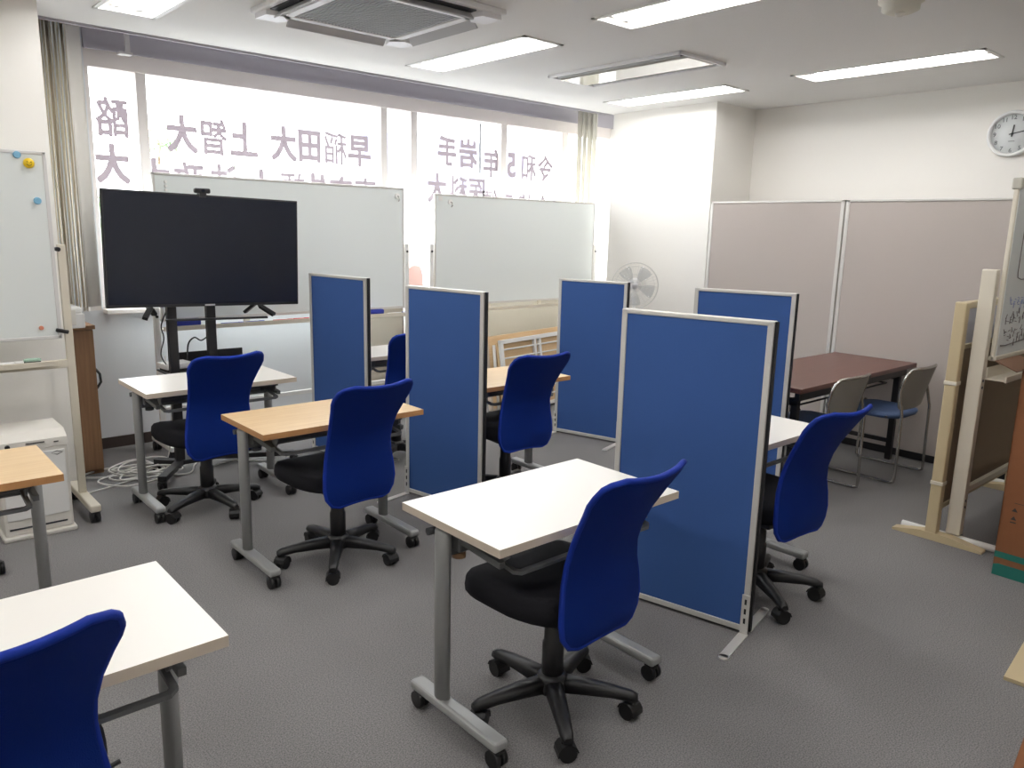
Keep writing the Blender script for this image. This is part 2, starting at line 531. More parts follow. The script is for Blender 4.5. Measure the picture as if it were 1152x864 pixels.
rows = [
 ('令', 5.382, 2.141, .006, 'upper row, rightmost, left of the cream blind'),
 ('和', 5.165, 2.138, .005, 'upper row, second from the right'),
 ('5', 4.944, 2.144, .010, 'upper row, the only numeral'),
 ('年', 4.705, 2.143, .006, 'upper row, half behind a mullion'),
 ('岩', 4.430, 2.208, .007, 'upper row, touching the grey strip'),
 ('手', 4.194, 2.211, .007, 'upper row, right of the narrow blank pane'),
 ('早', 3.323, 2.141, .007, 'upper row, rightmost on the wide pane'),
 ('稲', 3.110, 2.144, .0025, 'upper row, second from right on the wide pane'),
 ('田', 2.890, 2.140, .008, 'upper row, shaped like a square grid'),
 ('大', 2.681, 2.143, .008, 'upper row, left of the square grid character'),
 ('上', 2.375, 2.144, .008, 'upper row, middle of the wide pane'),
 ('智', 2.161, 2.142, .0035, 'upper row, second from left on the wide pane'),
 ('大', 1.943, 2.143, .008, 'upper row, leftmost on the wide pane'),
 ('酪', 1.502, 2.205, .0035, 'upper row, narrow pane beside the bunched blind'),
 ('農', 1.275, 2.200, .0025, 'upper row, almost hidden by the bunched blind'),
 ('合', 5.363, 1.765, .006, 'lower row, rightmost, cut by the whiteboard'),
 ('格', 5.127, 1.770, .004, 'lower row, second from the right'),
 ('実', 4.877, 1.780, .004, 'lower row, third from the right'),
 ('績', 4.690, 1.790, .0025, 'lower row, fourth from the right beside a mullion'),
 ('医', 4.530, 1.885, .005, 'lower row, under the grey strip'),
 ('科', 4.320, 1.885, .005, 'lower row, at the right whiteboard corner'),
 ('大', 4.090, 1.895, .008, 'lower row, over the gap between whiteboards'),
 ('東', 3.375, 1.810, .005, 'lower row, rightmost above the long whiteboard'),
 ('京', 3.156, 1.810, .006, 'lower row, second above the long whiteboard'),
 ('外', 2.940, 1.815, .006, 'lower row, third above the long whiteboard'),
 ('語', 2.741, 1.818, .003, 'lower row, fourth above the long whiteboard'),
 ('大', 2.495, 1.820, .008, 'lower row, above the middle of the long whiteboard'),
 ('法', 2.215, 1.835, .005, 'lower row, right of the webcam'),
 ('政', 1.975, 1.835, .004, 'lower row, above the webcam'),
 ('大', 1.745, 1.845, .008, 'lower row, at the long whiteboard left corner'),
 ('大', 1.489, 1.914, .008, 'lower row, narrow pane above the television corner'),
]
for ch, x, z, bold, where in rows:
    me = bold_glyph(ch, 0.262 if ch != '5' else 0.31, min(bold*1.5, .0105)+.0014)
    o = bpy.data.objects.new('window_character', me)
    COL.objects.link(o)
    o.matrix_world = Matrix.Translation((gx(x), GY-.006, gz(z))) @ Matrix(((-1, 0, 0, 0), (0, 0, 1, 0), (0, 1, 0, 0), (0, 0, 0, 1)))
    tag(o, 'mirrored grey character '+ch+' on the window, '+where, 'lettering', 'characters pasted on the window')
tag(B().quad((gx(4.545), GY-.012, gz(2.045)), (gx(4.575), GY-.012, gz(2.045)), (gx(4.575), GY-.012, gz(2.48)), (gx(4.545), GY-.012, gz(2.48))).obj('window_strip', M['strip']),
    'short grey vertical strip hanging on the window pane between two characters', 'strip')

# ------------------------------------------------------------------ vertical blinds
def blind(name, label, x0, x1, z0, n, y, mats, amp):
    t = thing(name, label, 'blind', ((x0+x1)/2, y, z0))
    cx = (x0+x1)/2
    B().span((x0-cx-.02, -.02, ZT-.06-z0), (x1-cx+.02, .02, ZT-.02-z0)).obj('head_rail', M['white_metal'], t)
    for i in range(n):
        u = x0+(x1-x0)*(i+.5)/n-cx
        b = B()
        wdt, pts = 0.085, 7
        ang = amp[i % len(amp)]
        a_, c_ = [], []
        for k in range(pts):
            s = (k/(pts-1)-.5)*wdt
            bow = .006*math.cos(PI*(k/(pts-1)-.5))
            a_.append((u+s*math.cos(ang)-bow*math.sin(ang), s*math.sin(ang)+bow*math.cos(ang)))
        for p, q in zip(a_, a_[1:]):
            b.quad((*p, 0), (*q, 0), (*q, ZT-.06-z0), (*p, ZT-.06-z0))
        bmesh.ops.remove_doubles(b.bm, verts=b.bm.verts, dist=1e-5)
        for f in b.bm.faces: f.smooth = True
        mm = mats[i] if i < len(mats) else mats[-1]
        sl = b.obj('slat', mm, t)
        md = sl.modifiers.new('t', 'SOLIDIFY'); md.thickness = .0015
        B().tube([(*a_[0], .012), (*a_[-1], .012)], 0, flat=(.004, .026)).obj('slat_weight', M['blind_white'], sl)
    return t
blind('vertical_blind', 'beige vertical blind bunched up at the left end of the window', 1.015, 1.265, .99, 13, 5.40,
      [M['blind']]*11+[M['blind_white']]*2, [R(72), R(66), R(78), R(70)]*2+[R(74), R(68), R(76), R(40), R(16)])
blind('vertical_blind', 'cream vertical blind gathered at the right end of the window beside the pillar', 5.60, 5.88, .99, 4, 5.45,
      [M['blind_cream']], [R(10), R(14), R(8), R(12)])

# ------------------------------------------------------------------ ceiling lamps
def lamp(x, y, label):
    t = thing('ceiling_light', label, 'light', (x+LW/2, y+LL/2, ZC), 0, 'recessed ceiling lights')
    hw, hl, d = LW/2-.003, LL/2-.003, .075
    b = B()
    b.quad((-hw+.04, -hl+.02, d), (-hw+.04, hl-.02, d), (hw-.04, hl-.02, d), (hw-.04, -hl+.02, d))
    b.quad((-hw, -hl, 0), (-hw, hl, 0), (-hw+.04, hl-.02, d), (-hw+.04, -hl+.02, d))
    b.quad((hw, -hl, 0), (hw, hl, 0), (hw-.04, hl-.02, d), (hw-.04, -hl+.02, d))
    b.quad((-hw, -hl, 0), (hw, -hl, 0), (hw-.04, -hl+.02, d), (-hw+.04, -hl+.02, d))
    b.quad((-hw, hl, 0), (hw, hl, 0), (hw-.04, hl-.02, d), (-hw+.04, hl-.02, d))
    o = b.obj('reflector', M['reflector'], t)
    md = o.modifiers.new('t', 'SOLIDIFY'); md.thickness = .004; md.offset = -1 if False else 1
    b = B()
    k = .012
    b.span((-hw-k, -hl-k, -.006), (-hw+k, hl+k, 0)).span((hw-k, -hl-k, -.006), (hw+k, hl+k, 0))
    b.span((-hw-k, -hl-k, -.006), (hw+k, -hl+k, 0)).span((-hw-k, hl-k, -.006), (hw+k, hl+k, 0))
    b.obj('trim_frame', M['white_metal'], t)
    for s in (-1, 1):
        tb = B().cyl((s*.058, -hl+.05, .036), (s*.058, hl-.05, .036), .015, n=10, cap=False).obj('tube', M['tube'], t)
        for e in (-1, 1):
            B().span((s*.058-.02, e*(hl-.048)-.014, .01), (s*.058+.02, e*(hl-.048)+.014, .07), bev=.004).obj('socket', M['white_metal'], t)
for (x, y), l in zip(LIGHTS, [
    'recessed twin tube ceiling light at the top left, above the blind',
    'recessed twin tube ceiling light between the square air conditioner and the long vent unit',
    'recessed twin tube ceiling light at the far end, beside the pillar',
    'recessed twin tube ceiling light above the near white desk, just out of view',
    'recessed twin tube ceiling light at the top middle, cut by the picture edge',
    'recessed twin tube ceiling light at the right, nearest the wall clock',
    'added recessed twin tube ceiling light overhead beside the viewer, out of view',
    'added recessed twin tube ceiling light overhead to the right of the viewer, out of view',
    'added recessed twin tube ceiling light near the left wall, farthest of its column, unseen',
    'added recessed twin tube ceiling light near the left wall, middle of its column, unseen',
    'added recessed twin tube ceiling light near the left wall, nearest of its column, unseen']):
    lamp(x, y, l)

# ------------------------------------------------------------------ ceiling cassette air conditioner
t = thing('air_conditioner', 'square four way ceiling air conditioner with open louvers and round-wave grille', 'air conditioner', (2.285, 3.69, ZC))
H = .475
b = B().span((-H, -H, -.028), (H, H, 0), bev=.008)
b.obj('body_panel', M['acwhite'], t)
b = B()
for s in (-1, 1):
    b.span((s*.415-.028, -.30, -.034), (s*.415+.028, .30, -.026))
    b.span((-.30, s*.415-.028, -.034), (.30, s*.415+.028, -.026))
b.obj('air_slot', M['acdark'], t)
b = B()
for s in (-1, 1):
    b.span((s*.335-.025, -.36, -.045), (s*.335+.025, .36, -.026), bev=.005)
    b.span((-.36, s*.335-.025, -.045), (.36, s*.335+.025, -.026), bev=.005)
b.obj('grille_frame', M['acwhite'], t)
b = B().span((-.315, -.315, -.036), (.315, .315, -.028))
for i in range(30):
    u = -.30+.6*(i+.5)/30
    b.span((u-.004, -.31, -.041), (u+.004, .31, -.035))
b.obj('intake_grille', M['acmesh'], t)
for k in range(4):
    rz = k*PI/2
    at = Matrix.Rotation(rz, 4, 'Z')
    B().box((0, .405, -.048), (.60, .058, .008), rot=(R(-48), 0, 0), bev=.003, at=at).obj('louver', M['acgrey'], t)
    B().prism([(.31, .37), (.37, .31), (.45, .335), (.455, .455), (.335, .45)], 'z', -.052, -.026).obj('corner_cover', M['acwhite'], t, rotz=rz)

# long two slot vent unit
t = thing('ceiling_vent_unit', 'long rectangular ceiling vent unit with glossy middle panel and two dark slots', 'vent unit', (4.32, 3.70, ZC))
a, c = .245, .585
b = B()
b.span((-a, -c, -.02), (-a+.022, c, 0), bev=.004).span((a-.022, -c, -.02), (a, c, 0), bev=.004)
b.span((-a, -c, -.02), (a, -c+.022, 0), bev=.004).span((-a, c-.022, -.02), (a, c, 0), bev=.004)
b.obj('outer_frame', M['acwhite'], t)
B().span((-a+.02, -c+.02, -.008), (a-.02, c-.02, -.001)).obj('slot_backing', M['acdark'], t)
B().span((-.135, -c+.022, -.024), (.135, c-.022, -.006), bev=.004).obj('centre_panel', M['acgloss'], t)
for s in (-1, 1):
    B().span((s*.185-.006, -c+.05, -.02), (s*.185+.006, c-.05, -.006)).obj('guide_vane', M['acgrey'], t)

# smoke detector
t = thing('smoke_detector', 'round cream smoke detector on the ceiling at the top right', 'smoke detector', (3.93, 1.745, ZC))
B().lathe([(.10, 0), (.10, -.012), (.085, -.018), (.082, -.048), (.06, -.058), (0, -.058)], n=28).obj('housing', M['detector'], t)
B().lathe([(.022, -.056), (.022, -.068), (.012, -.074), (0, -.074)], n=14).obj('sensor_cap', M['offwhite'], t)

# ------------------------------------------------------------------ wall clock
t = thing('wall_clock', 'round white wall clock with grey numerals on the right wall', 'clock', (X1, 1.955, 2.295))
t.rotation_euler = (0, R(-90), 0)       # local +z looks into the room (-x), local x is up... numbers placed below
RC = .158
AT = Matrix.Identity(4)
B().lathe([(RC-.02, .002), (RC, .004), (RC, .03), (RC-.006, .04), (RC-.018, .04), (RC-.024, .03), (RC-.024, .012)], n=48).obj('rim', M['clockwhite'], t)
B().lathe([(RC-.02, .004), (RC-.02, .016), (0, .016)], n=40).obj('dial', M['clockface'], t)
bm_all = B()
def cpos(ang, r):      # ang clockwise from 12 as seen from the room
    # local x = world up (+z) ; local y = world +y = left as seen from the room
    return (r*math.cos(ang), -r*math.sin(ang))
for h in range(1, 13):
    me = text_mesh(str(h), .040, offset=.0006, extrude=.0005)
    ang = h*PI/6
    px, py = cpos(ang, .112)
    # text x -> local -y, text y -> local +x
    T = Matrix(((0, 1, 0, px), (-1, 0, 0, py), (0, 0, 1, .017), (0, 0, 0, 1)))
    me.transform(T)
    bm_all.bm.from_mesh(me)
bm_all.obj('numerals', M['clocknum'], t)
def hand(name, ang, ln, wd, z):
    d = Vector((*cpos(ang, 1), 0)); n = Vector((-d.y, d.x, 0))
    b = B()
    b.box((0, 0, 0), (ln+.02, wd, .002))
    o = b.obj(name, M['clockhand'], t)
    o.location = d*(ln/2-.01)+Vector((0, 0, z))
    o.rotation_euler = (0, 0, math.atan2(d.y, d.x))
hand('hour_hand', R(6), .06, .009, .020)
hand('minute_hand', R(79), .09, .006, .023)
B().lathe([(.007, .016), (.007, .026), (0, .026)], n=12).obj('hub_cap', M['clockhand'], t)
B().span((-.052, -.02, .0165), (-.048, .02, .0175)).obj('maker_mark', M['clocknum'], t)

# ------------------------------------------------------------------ desks
def caster(b, x, y, z=.0, r=.028):
    b.cyl((x-.022, y, z+r), (x-.004, y, z+r), r, n=14)
    b.cyl((x+.004, y, z+r), (x+.022, y, z+r), r, n=14)
    b.span((x-.006, y-.012, z+r), (x+.006, y+.012, z+r*2+.008))
    b.span((x-.018, y-.02, z+r*1.5), (x+.018, y+.02, z+r*2.05), bev=.005)
    return b

def desk(label, x0, x1, y0, y1, wood=False, knob='dark_metal', group='training desks on casters'):
    wd, dp = x1-x0, y1-y0
    t = thing('training_desk', label, 'desk', ((x0+x1)/2, (y0+y1)/2, 0), 0, group)
    tm = [M['wood_top'], M['wood_edge']] if wood else [M['white_top'], M['white_edge']]
    B().box((0, 0, .6875), (wd, dp, .025), side=1).obj('tabletop', tm, t)
    yl = -dp/2+.31
    for s in (-1, 1):
        x = s*(wd/2-.038)
        b = B().lathe([(.022, .085), (.022, .645), (.019, .655), (0, .657)], n=20, sx=.95, sy=1.45)
        b.obj('leg', M['grey_metal'], t, (x, yl, 0))
        b = B().span((x-.027, yl-.295, .058), (x+.027, yl+.145, .092), bev=.012, seg=3)
        b.obj('foot', M['grey_metal'], t)
        for yc in (yl-.27, yl+.115):
            caster(B(), 0, 0).obj('caster', M['caster'], t, (x, yc, 0))
        # flip bracket under the top, folding arm running forward to the shelf bar
        xb = s*(wd/2-.075)
        b = B().span((xb-.012, yl-.05, .585), (xb+.012, yl+.055, .672), bev=.004)
        b.tube([(xb, yl-.02, .625), (xb, -dp/2+.075, .608)], 0, flat=(.018, .020))
        b.prism([(-dp/2+.05, .675), (-dp/2+.11, .675), (-dp/2+.10, .63), (-dp/2+.075, .62), (-dp/2+.055, .635)], 'x', xb-.012+s*-.02, xb-.006+s*-.02)
        b.obj('flip_bracket', M['mid_metal'], t)
    B().span((-wd/2+.055, yl-.016, .565), (wd/2-.055, yl+.024, .655), bev=.006).obj('beam', M['mid_metal'], t)
    B().span((-wd/2+.09, -dp/2+.05, .655), (wd/2-.09, -dp/2+.085, .674)).span((-wd/2+.09, dp/2-.085, .655), (wd/2-.09, dp/2-.05, .674)).obj('top_rail', M['dark_metal'], t)
    b = B()
    xa = wd/2-.10
    b.tube([(-xa, yl-.02, .628), (-xa, -dp/2+.05, .592), (-xa+.015, -dp/2+.038, .59), (xa-.015, -dp/2+.038, .59), (xa, -dp/2+.05, .592), (xa, yl-.02, .628)], 0, flat=(.016, .012))
    b.tube([(-xa, -dp/2+.16, .607), (xa, -dp/2+.16, .607)], .004, n=6)
    b.obj('shelf_frame', M['mid_metal'], t)
    B().cyl((-wd/2+.10, yl, .548), (-wd/2+.10, yl, .565), .022, n=16).obj('adjuster_knob', M[knob], t)
    B().cyl((-wd/2+.02, yl+.055, .632), (-wd/2+.07, yl+.055, .632), .012, n=12).obj('lock_lever', M['dark_metal'], t)
    return t

DA = desk('white desk in the near middle, left of the nearest blue partition', 1.285, 2.078, 1.482, 1.957, knob='tan')
DB = desk('white desk at the bottom left corner of the picture', -.245, .552, 1.502, 1.977)
DC = desk('beech topped desk cut by the left edge, in front of the white box machine', -.262, .533, 2.890, 3.340, True)
DD = desk('white desk in front of the television, back left', 1.138, 1.946, 4.040, 4.530)
DE = desk('beech topped desk in the middle row, left of the tall blue partition', 1.275, 2.072, 2.968, 3.420, True)
DF = desk('beech topped desk between the second and third blue partitions', 2.615, 3.290, 3.182, 3.650, True)
DG = desk('white desk half hidden on the right side of the nearest blue partition', 2.66, 3.362, 1.612, 2.040)
DH = desk('white desk far back, glimpsed between two blue partitions', 2.63, 3.40, 4.400, 4.830)

# ------------------------------------------------------------------ swivel chairs
def back_shell():
    rows_ = [(.352, -.205, .158), (.362, -.208, .162), (.385, -.213, .168), (.43, -.216, .172), (.49, -.212, .168), (.55, -.205, .159),
             (.61, -.208, .152), (.67, -.226, .152), (.73, -.256, .159), (.79, -.296, .172), (.825, -.321, .182), (.850, -.340, .189), (.872, -.357, .194), (.886, -.368, .196), (.896, -.376, .197)]
    nv = len(rows_)
    us = [-1, -.97, -.88, -.7, -.45, -.2, 0, .2, .45, .7, .88, .97, 1]
    z0, z1 = rows_[0][0], rows_[-1][0]
    G = []
    for z, y, hw in [(z, y, hw*1.055) for z, y, hw in rows_]:
        rb, rtp = .055, .075
        cut = 0
        if z < z0+rb: q = 1-(z-z0)/rb; cut = rb*(1-math.sqrt(max(0, 1-q*q)))
        if z > z1-rtp: q = 1-(z1-z)/rtp; cut = rtp*(1-math.sqrt(max(0, 1-q*q)))
        ring = []
        for u in us:
            x = u*(hw-cut)
            k = x/.2
            yy = y+(.030+.014*(z-z0)/(z1-z0))*k*k
            zz = z+(.010*(u*u-.4) if z > .86 else 0)-(.016*(abs(u)-.35) if z < .38 and abs(u) > .25 else 0)
            ring.append(Vector((x, yy, zz)))
        G.append(ring)
    return G, us

def make_chair(label, loc, rotz, base_rot):
    t = thing('swivel_chair', label, 'chair', loc, rotz, 'blue mesh swivel chairs')
    # seat cushion
    b = B()
    ns = 36
    prof = [(.0, .385), (.80, .385), (.93, .395), (.99, .418), (1.0, .440), (.985, .462), (.93, .478), (.80, .486), (.55, .484), (.25, .480), (0, .479)]
    rings = []
    for sc_, z in prof:
        ring = []
        for i in range(ns):
            a = 2*PI*i/ns
            cx, sy = math.cos(a), math.sin(a)
            n_ = 4.2
            rr = 1/((abs(cx)**n_+abs(sy)**n_)**(1/n_))
            y = .222*rr*sy*sc_+.042
            x = .222*rr*cx*sc_*(1-.16*max(0, -(y-.0)/.18))
            zz = z
            if y > .12: zz -= .028*((y-.12)/.14)**2
            if z > .45: zz += .016*(abs(x)/.23)**2-.006
            ring.append(b.bm.verts.new((x, y, zz)) if sc_ > 0 else None)
        if sc_ == 0: ring = [b.bm.verts.new((0, .042, z))]
        rings.append(ring)
    for A_, C_ in zip(rings, rings[1:]):
        for i in range(ns):
            j = (i+1) % ns
            vs = (A_[0], C_[j], C_[i]) if len(A_) == 1 else ((A_[i], A_[j], C_[0]) if len(C_) == 1 else (A_[i], A_[j], C_[j], C_[i]))
            f = b.bm.faces.new(vs); f.smooth = True
    b.obj('seat', M['seatblack'], t)
    # back
    G, us = back_shell()
    b = B()
    V = [[b.bm.verts.new(p) for p in ring] for ring in G]
    for r0, r1 in zip(V, V[1:]):
        for i in range(len(us)-1):
            f = b.bm.faces.new((r0[i], r0[i+1], r1[i+1], r1[i])); f.smooth = True
    bo = b.obj('backrest', M['chairblue'], t)
    md = bo.modifiers.new('s', 'SOLIDIFY'); md.thickness = .016; md.offset = 0
    md = bo.modifiers.new('sub', 'SUBSURF'); md.levels = 1; md.render_levels = 1
    loop = [p for p in G[0]]+[r[-1] for r in G[1:-1]]+[p for p in reversed(G[-1])]+[r[0] for r in reversed(G[1:-1])]
    lp = []
    for p in loop:
        if not lp or (p-lp[-1]).length > .012: lp.append(p)
    po_ = B().tube(lp, .0095, n=8, closed=True).obj('piping', M['piping'], bo)
    po_['label'] = 'brighter blue rolled edge'
    # support bar, mechanism, column
    b = B().tube([(0, -.02, .372), (0, -.15, .372), (0, -.182, .40), (0, -.192, .46), (0, -.184, .56)], 0, flat=(.055, .014))
    b.obj('back_support', M['blackplastic'], t)
    b = B().span((-.10, -.11, .350), (.10, .13, .384), bev=.008)
    b.obj('seat_plate', M['blackplastic'], t)
    B().tube([(.09, .02, .362), (.20, .02, .355), (.25, .02, .365)], .006, n=8).obj('height_lever', M['blackplastic'], t)
    b = B().lathe([(.036, .11), (.036, .235), (.031, .245), (.031, .30), (.026, .305), (.026, .352), (0, .352)], n=20)
    b.obj('gas_column', M['blackplastic'], t)
    # five star base with casters
    b = B().lathe([(.052, .068), (.056, .085), (.05, .118), (.038, .13), (0, .13)], n=24)
    for k in range(5):
        a = 2*PI*k/5
        at = Matrix.Rotation(a, 4, 'Z')
        secs = [(.03, .028, .072, .120), (.12, .025, .074, .114), (.20, .022, .073, .103), (.262, .019, .066, .092), (.282, .014, .064, .082)]
        rr = []
        for x, hw, za, zb in secs:
            rr.append([b.bm.verts.new(at @ Vector(p)) for p in ((x, -hw, za), (x, hw, za), (x, hw, zb-.010), (x, hw*.6, zb), (x, -hw*.6, zb), (x, -hw, zb-.010))])
        for A_, C_ in zip(rr, rr[1:]):
            for i in range(6):
                f = b.bm.faces.new((A_[i], A_[(i+1) % 6], C_[(i+1) % 6], C_[i])); f.smooth = True
        b.bm.faces.new(rr[-1]); b.bm.faces.new(rr[0][::-1])
    base = b.obj('star_base', M['blackplastic'], t, rotz=base_rot)
    for k in range(5):
        a = 2*PI*k/5
        co = B()
        r = .027
        co.cyl((-.024, 0, r), (-.005, 0, r), r, n=16)
        co.cyl((.005, 0, r), (.024, 0, r), r, n=16)
        co.lathe([(.010, .03), (.010, .072), (0, .072)], n=10, c=(0, .008, 0))
        # hood over the wheels
        hood = []
        for q in range(7):
            th = R(-10+30*q)
            hood.append((math.cos(th)*(r+.006), r+math.sin(th)*(r+.006)))
        inner = [(math.cos(R(-10+30*q))*(r+.001), r+math.sin(R(-10+30*q))*(r+.001)) for q in range(7)]
        co.prism(hood+inner[::-1], 'x', -.026, .026)
        c = co.obj('caster', M['caster'], base, (.258*math.cos(a), .258*math.sin(a), 0), a+R(35+50*k))
    return t

proto = None
def chair(label, x, y, rot, brot):
    global proto
    if proto is None:
        proto = make_chair(label, (x, y, 0), R(rot), R(brot-rot))
        return proto
    c = copy_tree(proto)
    c.location = (x, y, 0); c.rotation_euler = (0, 0, R(rot))
    c['label'] = label
    for ch in c.children:
        if ch.name.startswith('star_base'): ch.rotation_euler = (0, 0, R(brot-rot))
    return c
chair('blue mesh swivel chair at the near middle white desk, largest and fully seen', 1.650, 1.627, 3, 20)
chair('blue mesh swivel chair at the middle row beech desk, left of the tall partition', 1.678, 3.102, 4, 20)
chair('blue mesh swivel chair at the white desk in front of the television', 1.455, 4.155, 5, -8)
chair('blue mesh swivel chair between the second and third partitions, at the beech desk', 2.875, 3.285, -5, 30)
chair('blue mesh swivel chair on the right, tucked beside the nearest partition', 2.925, 1.655, -4, 20)
chair('blue mesh swivel chair cut by the bottom left corner', .124, 1.688, 1, 10)
chair('blue mesh swivel chair far back, seen as a sliver between two partitions', 2.79, 4.32, -5, 0)

# ------------------------------------------------------------------ blue partitions
def partition(label, far, near, H_):
    far, near = Vector(far), Vector(near)
    d = far-near
    L = d.length
    ang = math.atan2(-d.x, d.y)
    c = (far+near)/2
    th = .040
    # the measured line is the left face: move the body half a thickness to the right
    n = Vector((math.cos(ang), math.sin(ang)))
    c = c+n*th/2
    t = thing('office_partition', label, 'partition', (c.x, c.y, 0), ang, 'blue office partitions')
    h = L/2
    B().span((-th/2+.005, -h+.015, .030), (th/2-.005, h-.015, H_-.012)).obj('fabric_panel', M['panelblue'], t)
    b = B()
    f = .024
    for s in (-1, 1):
        for side in (-1, 1):
            x0, x1 = (-th/2, -th/2+.013) if side < 0 else (th/2-.013, th/2)
            b.span((x0, s*h-(f if s > 0 else 0), .012), (x1, s*h+(0 if s > 0 else f), H_), bev=.003)
    b.span((-th/2, -h, H_-.018), (th/2, h, H_), bev=.004)
    b.span((-th/2, -h, .012), (th/2, h, .036), bev=.003)
    b.obj('frame', M['alu'], t)
    for s in (-1, 1):
        B().span((-th/2+.011, s*h-.010, .014), (th/2-.011, s*h+.002, H_-.002)).obj('edge_strip', M['black_gap'], t)
    for s in (-1, 1):
        y = s*(h-.012)
        for side in (-1, 1):
            b = B().span((side*th/2, y-.016, .006), (side*(th/2+.006), y+.016, .17), bev=.002)
            b.prism([(y-.018, .006), (y+.018, .006), (y+.018, .0), (y-.018, .0)], 'x', side*th/2, side*.235)
            b.cyl((side*.235, y, 0), (side*.235, y, .006), .018, n=14)
            for zz in (.05, .09, .13):
                b.mi = 1
                b.span((side*(th/2+.004), y-.004, zz), (side*(th/2+.0075), y+.004, zz+.022))
                b.mi = 0
            b.obj('foot_bracket', [M['alu'], M['black_gap']], t)
    return t
partition('nearest and largest blue partition with two metal feet showing', (2.436, 2.077), (2.572, 1.470), 1.245)
partition('tall narrow blue partition in the middle, right of the beech desk', (2.450, 3.690), (2.555, 3.120), 1.230)
partition('blue partition at the far left, right of the television', (2.440, 4.840), (2.520, 4.240), 1.235)
partition('blue partition at centre back, in front of the fan', (4.163, 4.186), (4.312, 3.640), 1.200)
partition('blue partition behind the nearest one, beside the dark meeting table', (3.790, 2.690), (3.965, 2.150), 1.245)

# ------------------------------------------------------------------ whiteboards
def tray_whiteboard(label, x0, x1, zb, zt, y, foot_y=.20, post_l=1.42, post_r=1.42, tray_z=.86):
    cx = (x0+x1)/2
    t = thing('whiteboard', label, 'whiteboard', (cx, y, 0), 0, 'wheeled whiteboards')
    a, c = x0-cx, x1-cx
    B().span((a+.012, -.012, zb+.012), (c-.012, .012, zt-.012)).obj('board', M['board'], t)
    b = B()
    b.span((a, -.016, zt-.016), (c, .016, zt), bev=.003).span((a, -.016, zb), (c, .016, zb+.020), bev=.003)
    b.span((a, -.016, zb), (a+.014, .016, zt), bev=.003).span((c-.014, -.016, zb), (c, .016, zt), bev=.003)
    b.obj('board_frame', M['alu'], t)
    for s, ph in ((a-.028, post_l), (c+.028, post_r)):
        B().span((s-.019, -.014, .10), (s+.019, .014, ph), bev=.004).obj('post', M['white_metal'], t)
        ft = B().span((s-.024, -foot_y, .065), (s+.024, foot_y, .10), bev=.008).obj('foot', M['white_metal'], t)
        for q in (-1, 1):
            caster(B(), 0, 0, 0, .03).obj('caster', M['caster'], ft, (s, q*(foot_y-.035), 0))
        B().cyl((s, -.02, ph-.06), (s, .02, ph-.06), .009, n=10).obj('pivot_bolt', M['darkpaint'], t)
    b = B().span((a-.01, -.075, tray_z-.008), (c+.01, .01, tray_z), bev=.002).span((a-.01, -.078, tray_z-.012), (c+.01, -.070, tray_z+.018), bev=.002)
    b.obj('pen_tray', M['cream_metal'], t)
    B().span((a-.02, -.012, .30), (c+.02, .012, .33), bev=.003).obj('cross_bar', M['white_metal'], t)
    for u in ((c-a)*.30+a+.0, (c-a)*.62+a):
        B().span((u-.022, -.03, tray_z), (u+.022, -.012, zb+.008), bev=.004).obj('tray_clip', M['cream_metal'], t)
    return t, a, c
YB = 5.32
tray_whiteboard('long whiteboard behind the television, below the wide window pane', 1.622, 3.515, .905, 1.856, YB, post_l=1.0)
tray_whiteboard('whiteboard to the right of the long one, in front of the right window', 3.815, 5.745, .900, 1.828, YB)

def magnet(label, x, y, z, r, m, name='magnet'):
    o = B().cyl((0, 0, 0), (0, -.012, 0), r, r*.85, n=18).obj(name, m)
    o.location = (x, y, z)
    return tag(o, label, 'magnet')
for i, z in enumerate((1.80, 1.775, 1.75)):
    magnet(['topmost', 'middle', 'lowest'][i]+' of three small white magnets at the top left of the long whiteboard', 1.70, YB-.013, z, .010, M['paper_white'])
def hook(label, x, z):
    t_ = thing('magnet_hook', label, 'hook', (x, YB-.012, z))
    B().cyl((0, 0, 0), (0, -.012, 0), .022, n=18).obj('magnet_disc', M['paper_white'], t_)
    B().tube([(0, -.012, 0), (0, -.03, -.005), (0, -.035, -.03), (0, -.022, -.04)], .004, n=8).obj('hook_wire', M['chrome'], t_)
hook('white magnet hook at the top right corner of the long whiteboard', 3.45, 1.79)
hook('white magnet hook near the top left corner of the right whiteboard', 3.97, 1.765)
B_ = B().span((-.02, -.006, -.018), (.02, 0, .018), bev=.003).obj('corner_tag', M['tag_white'])
B_.location = (3.87, YB-.013, 1.79)
tag(B_, 'small white paper tag in the top left corner of the right whiteboard', 'tag')

TRZ = .861
def marker(label, x, m, ln=.13, y=YB-.045, z=TRZ, rot=0.0):
    t_ = thing('board_marker', label, 'marker', (x, y, z), rot, 'markers on the whiteboard tray')
    B().cyl((-ln/2, 0, .009), (ln/2-.04, 0, .009), .0085, n=12).obj('barrel', M['paper_white'] if m == 'w' else m, t_)
    B().cyl((ln/2-.04, 0, .009), (ln/2, 0, .009), .0095, n=12).obj('cap', M['blue'] if m == 'w' else m, t_)
marker('blue marker on the long whiteboard tray, left of the television post', 2.08, M['blue'], .16)
marker('second blue marker on the tray, just behind the right television post', 2.24, M['blue'], .14, rot=R(4))
marker('red marker on the long whiteboard tray, right of the television posts', 2.45, M['red'], .15)
marker('pale marker lying against the red one on the long whiteboard tray', 2.60, M['red'], .12, y=YB-.03)
marker('white and blue marker on the right end of the long whiteboard tray', 3.42, 'w', .17)
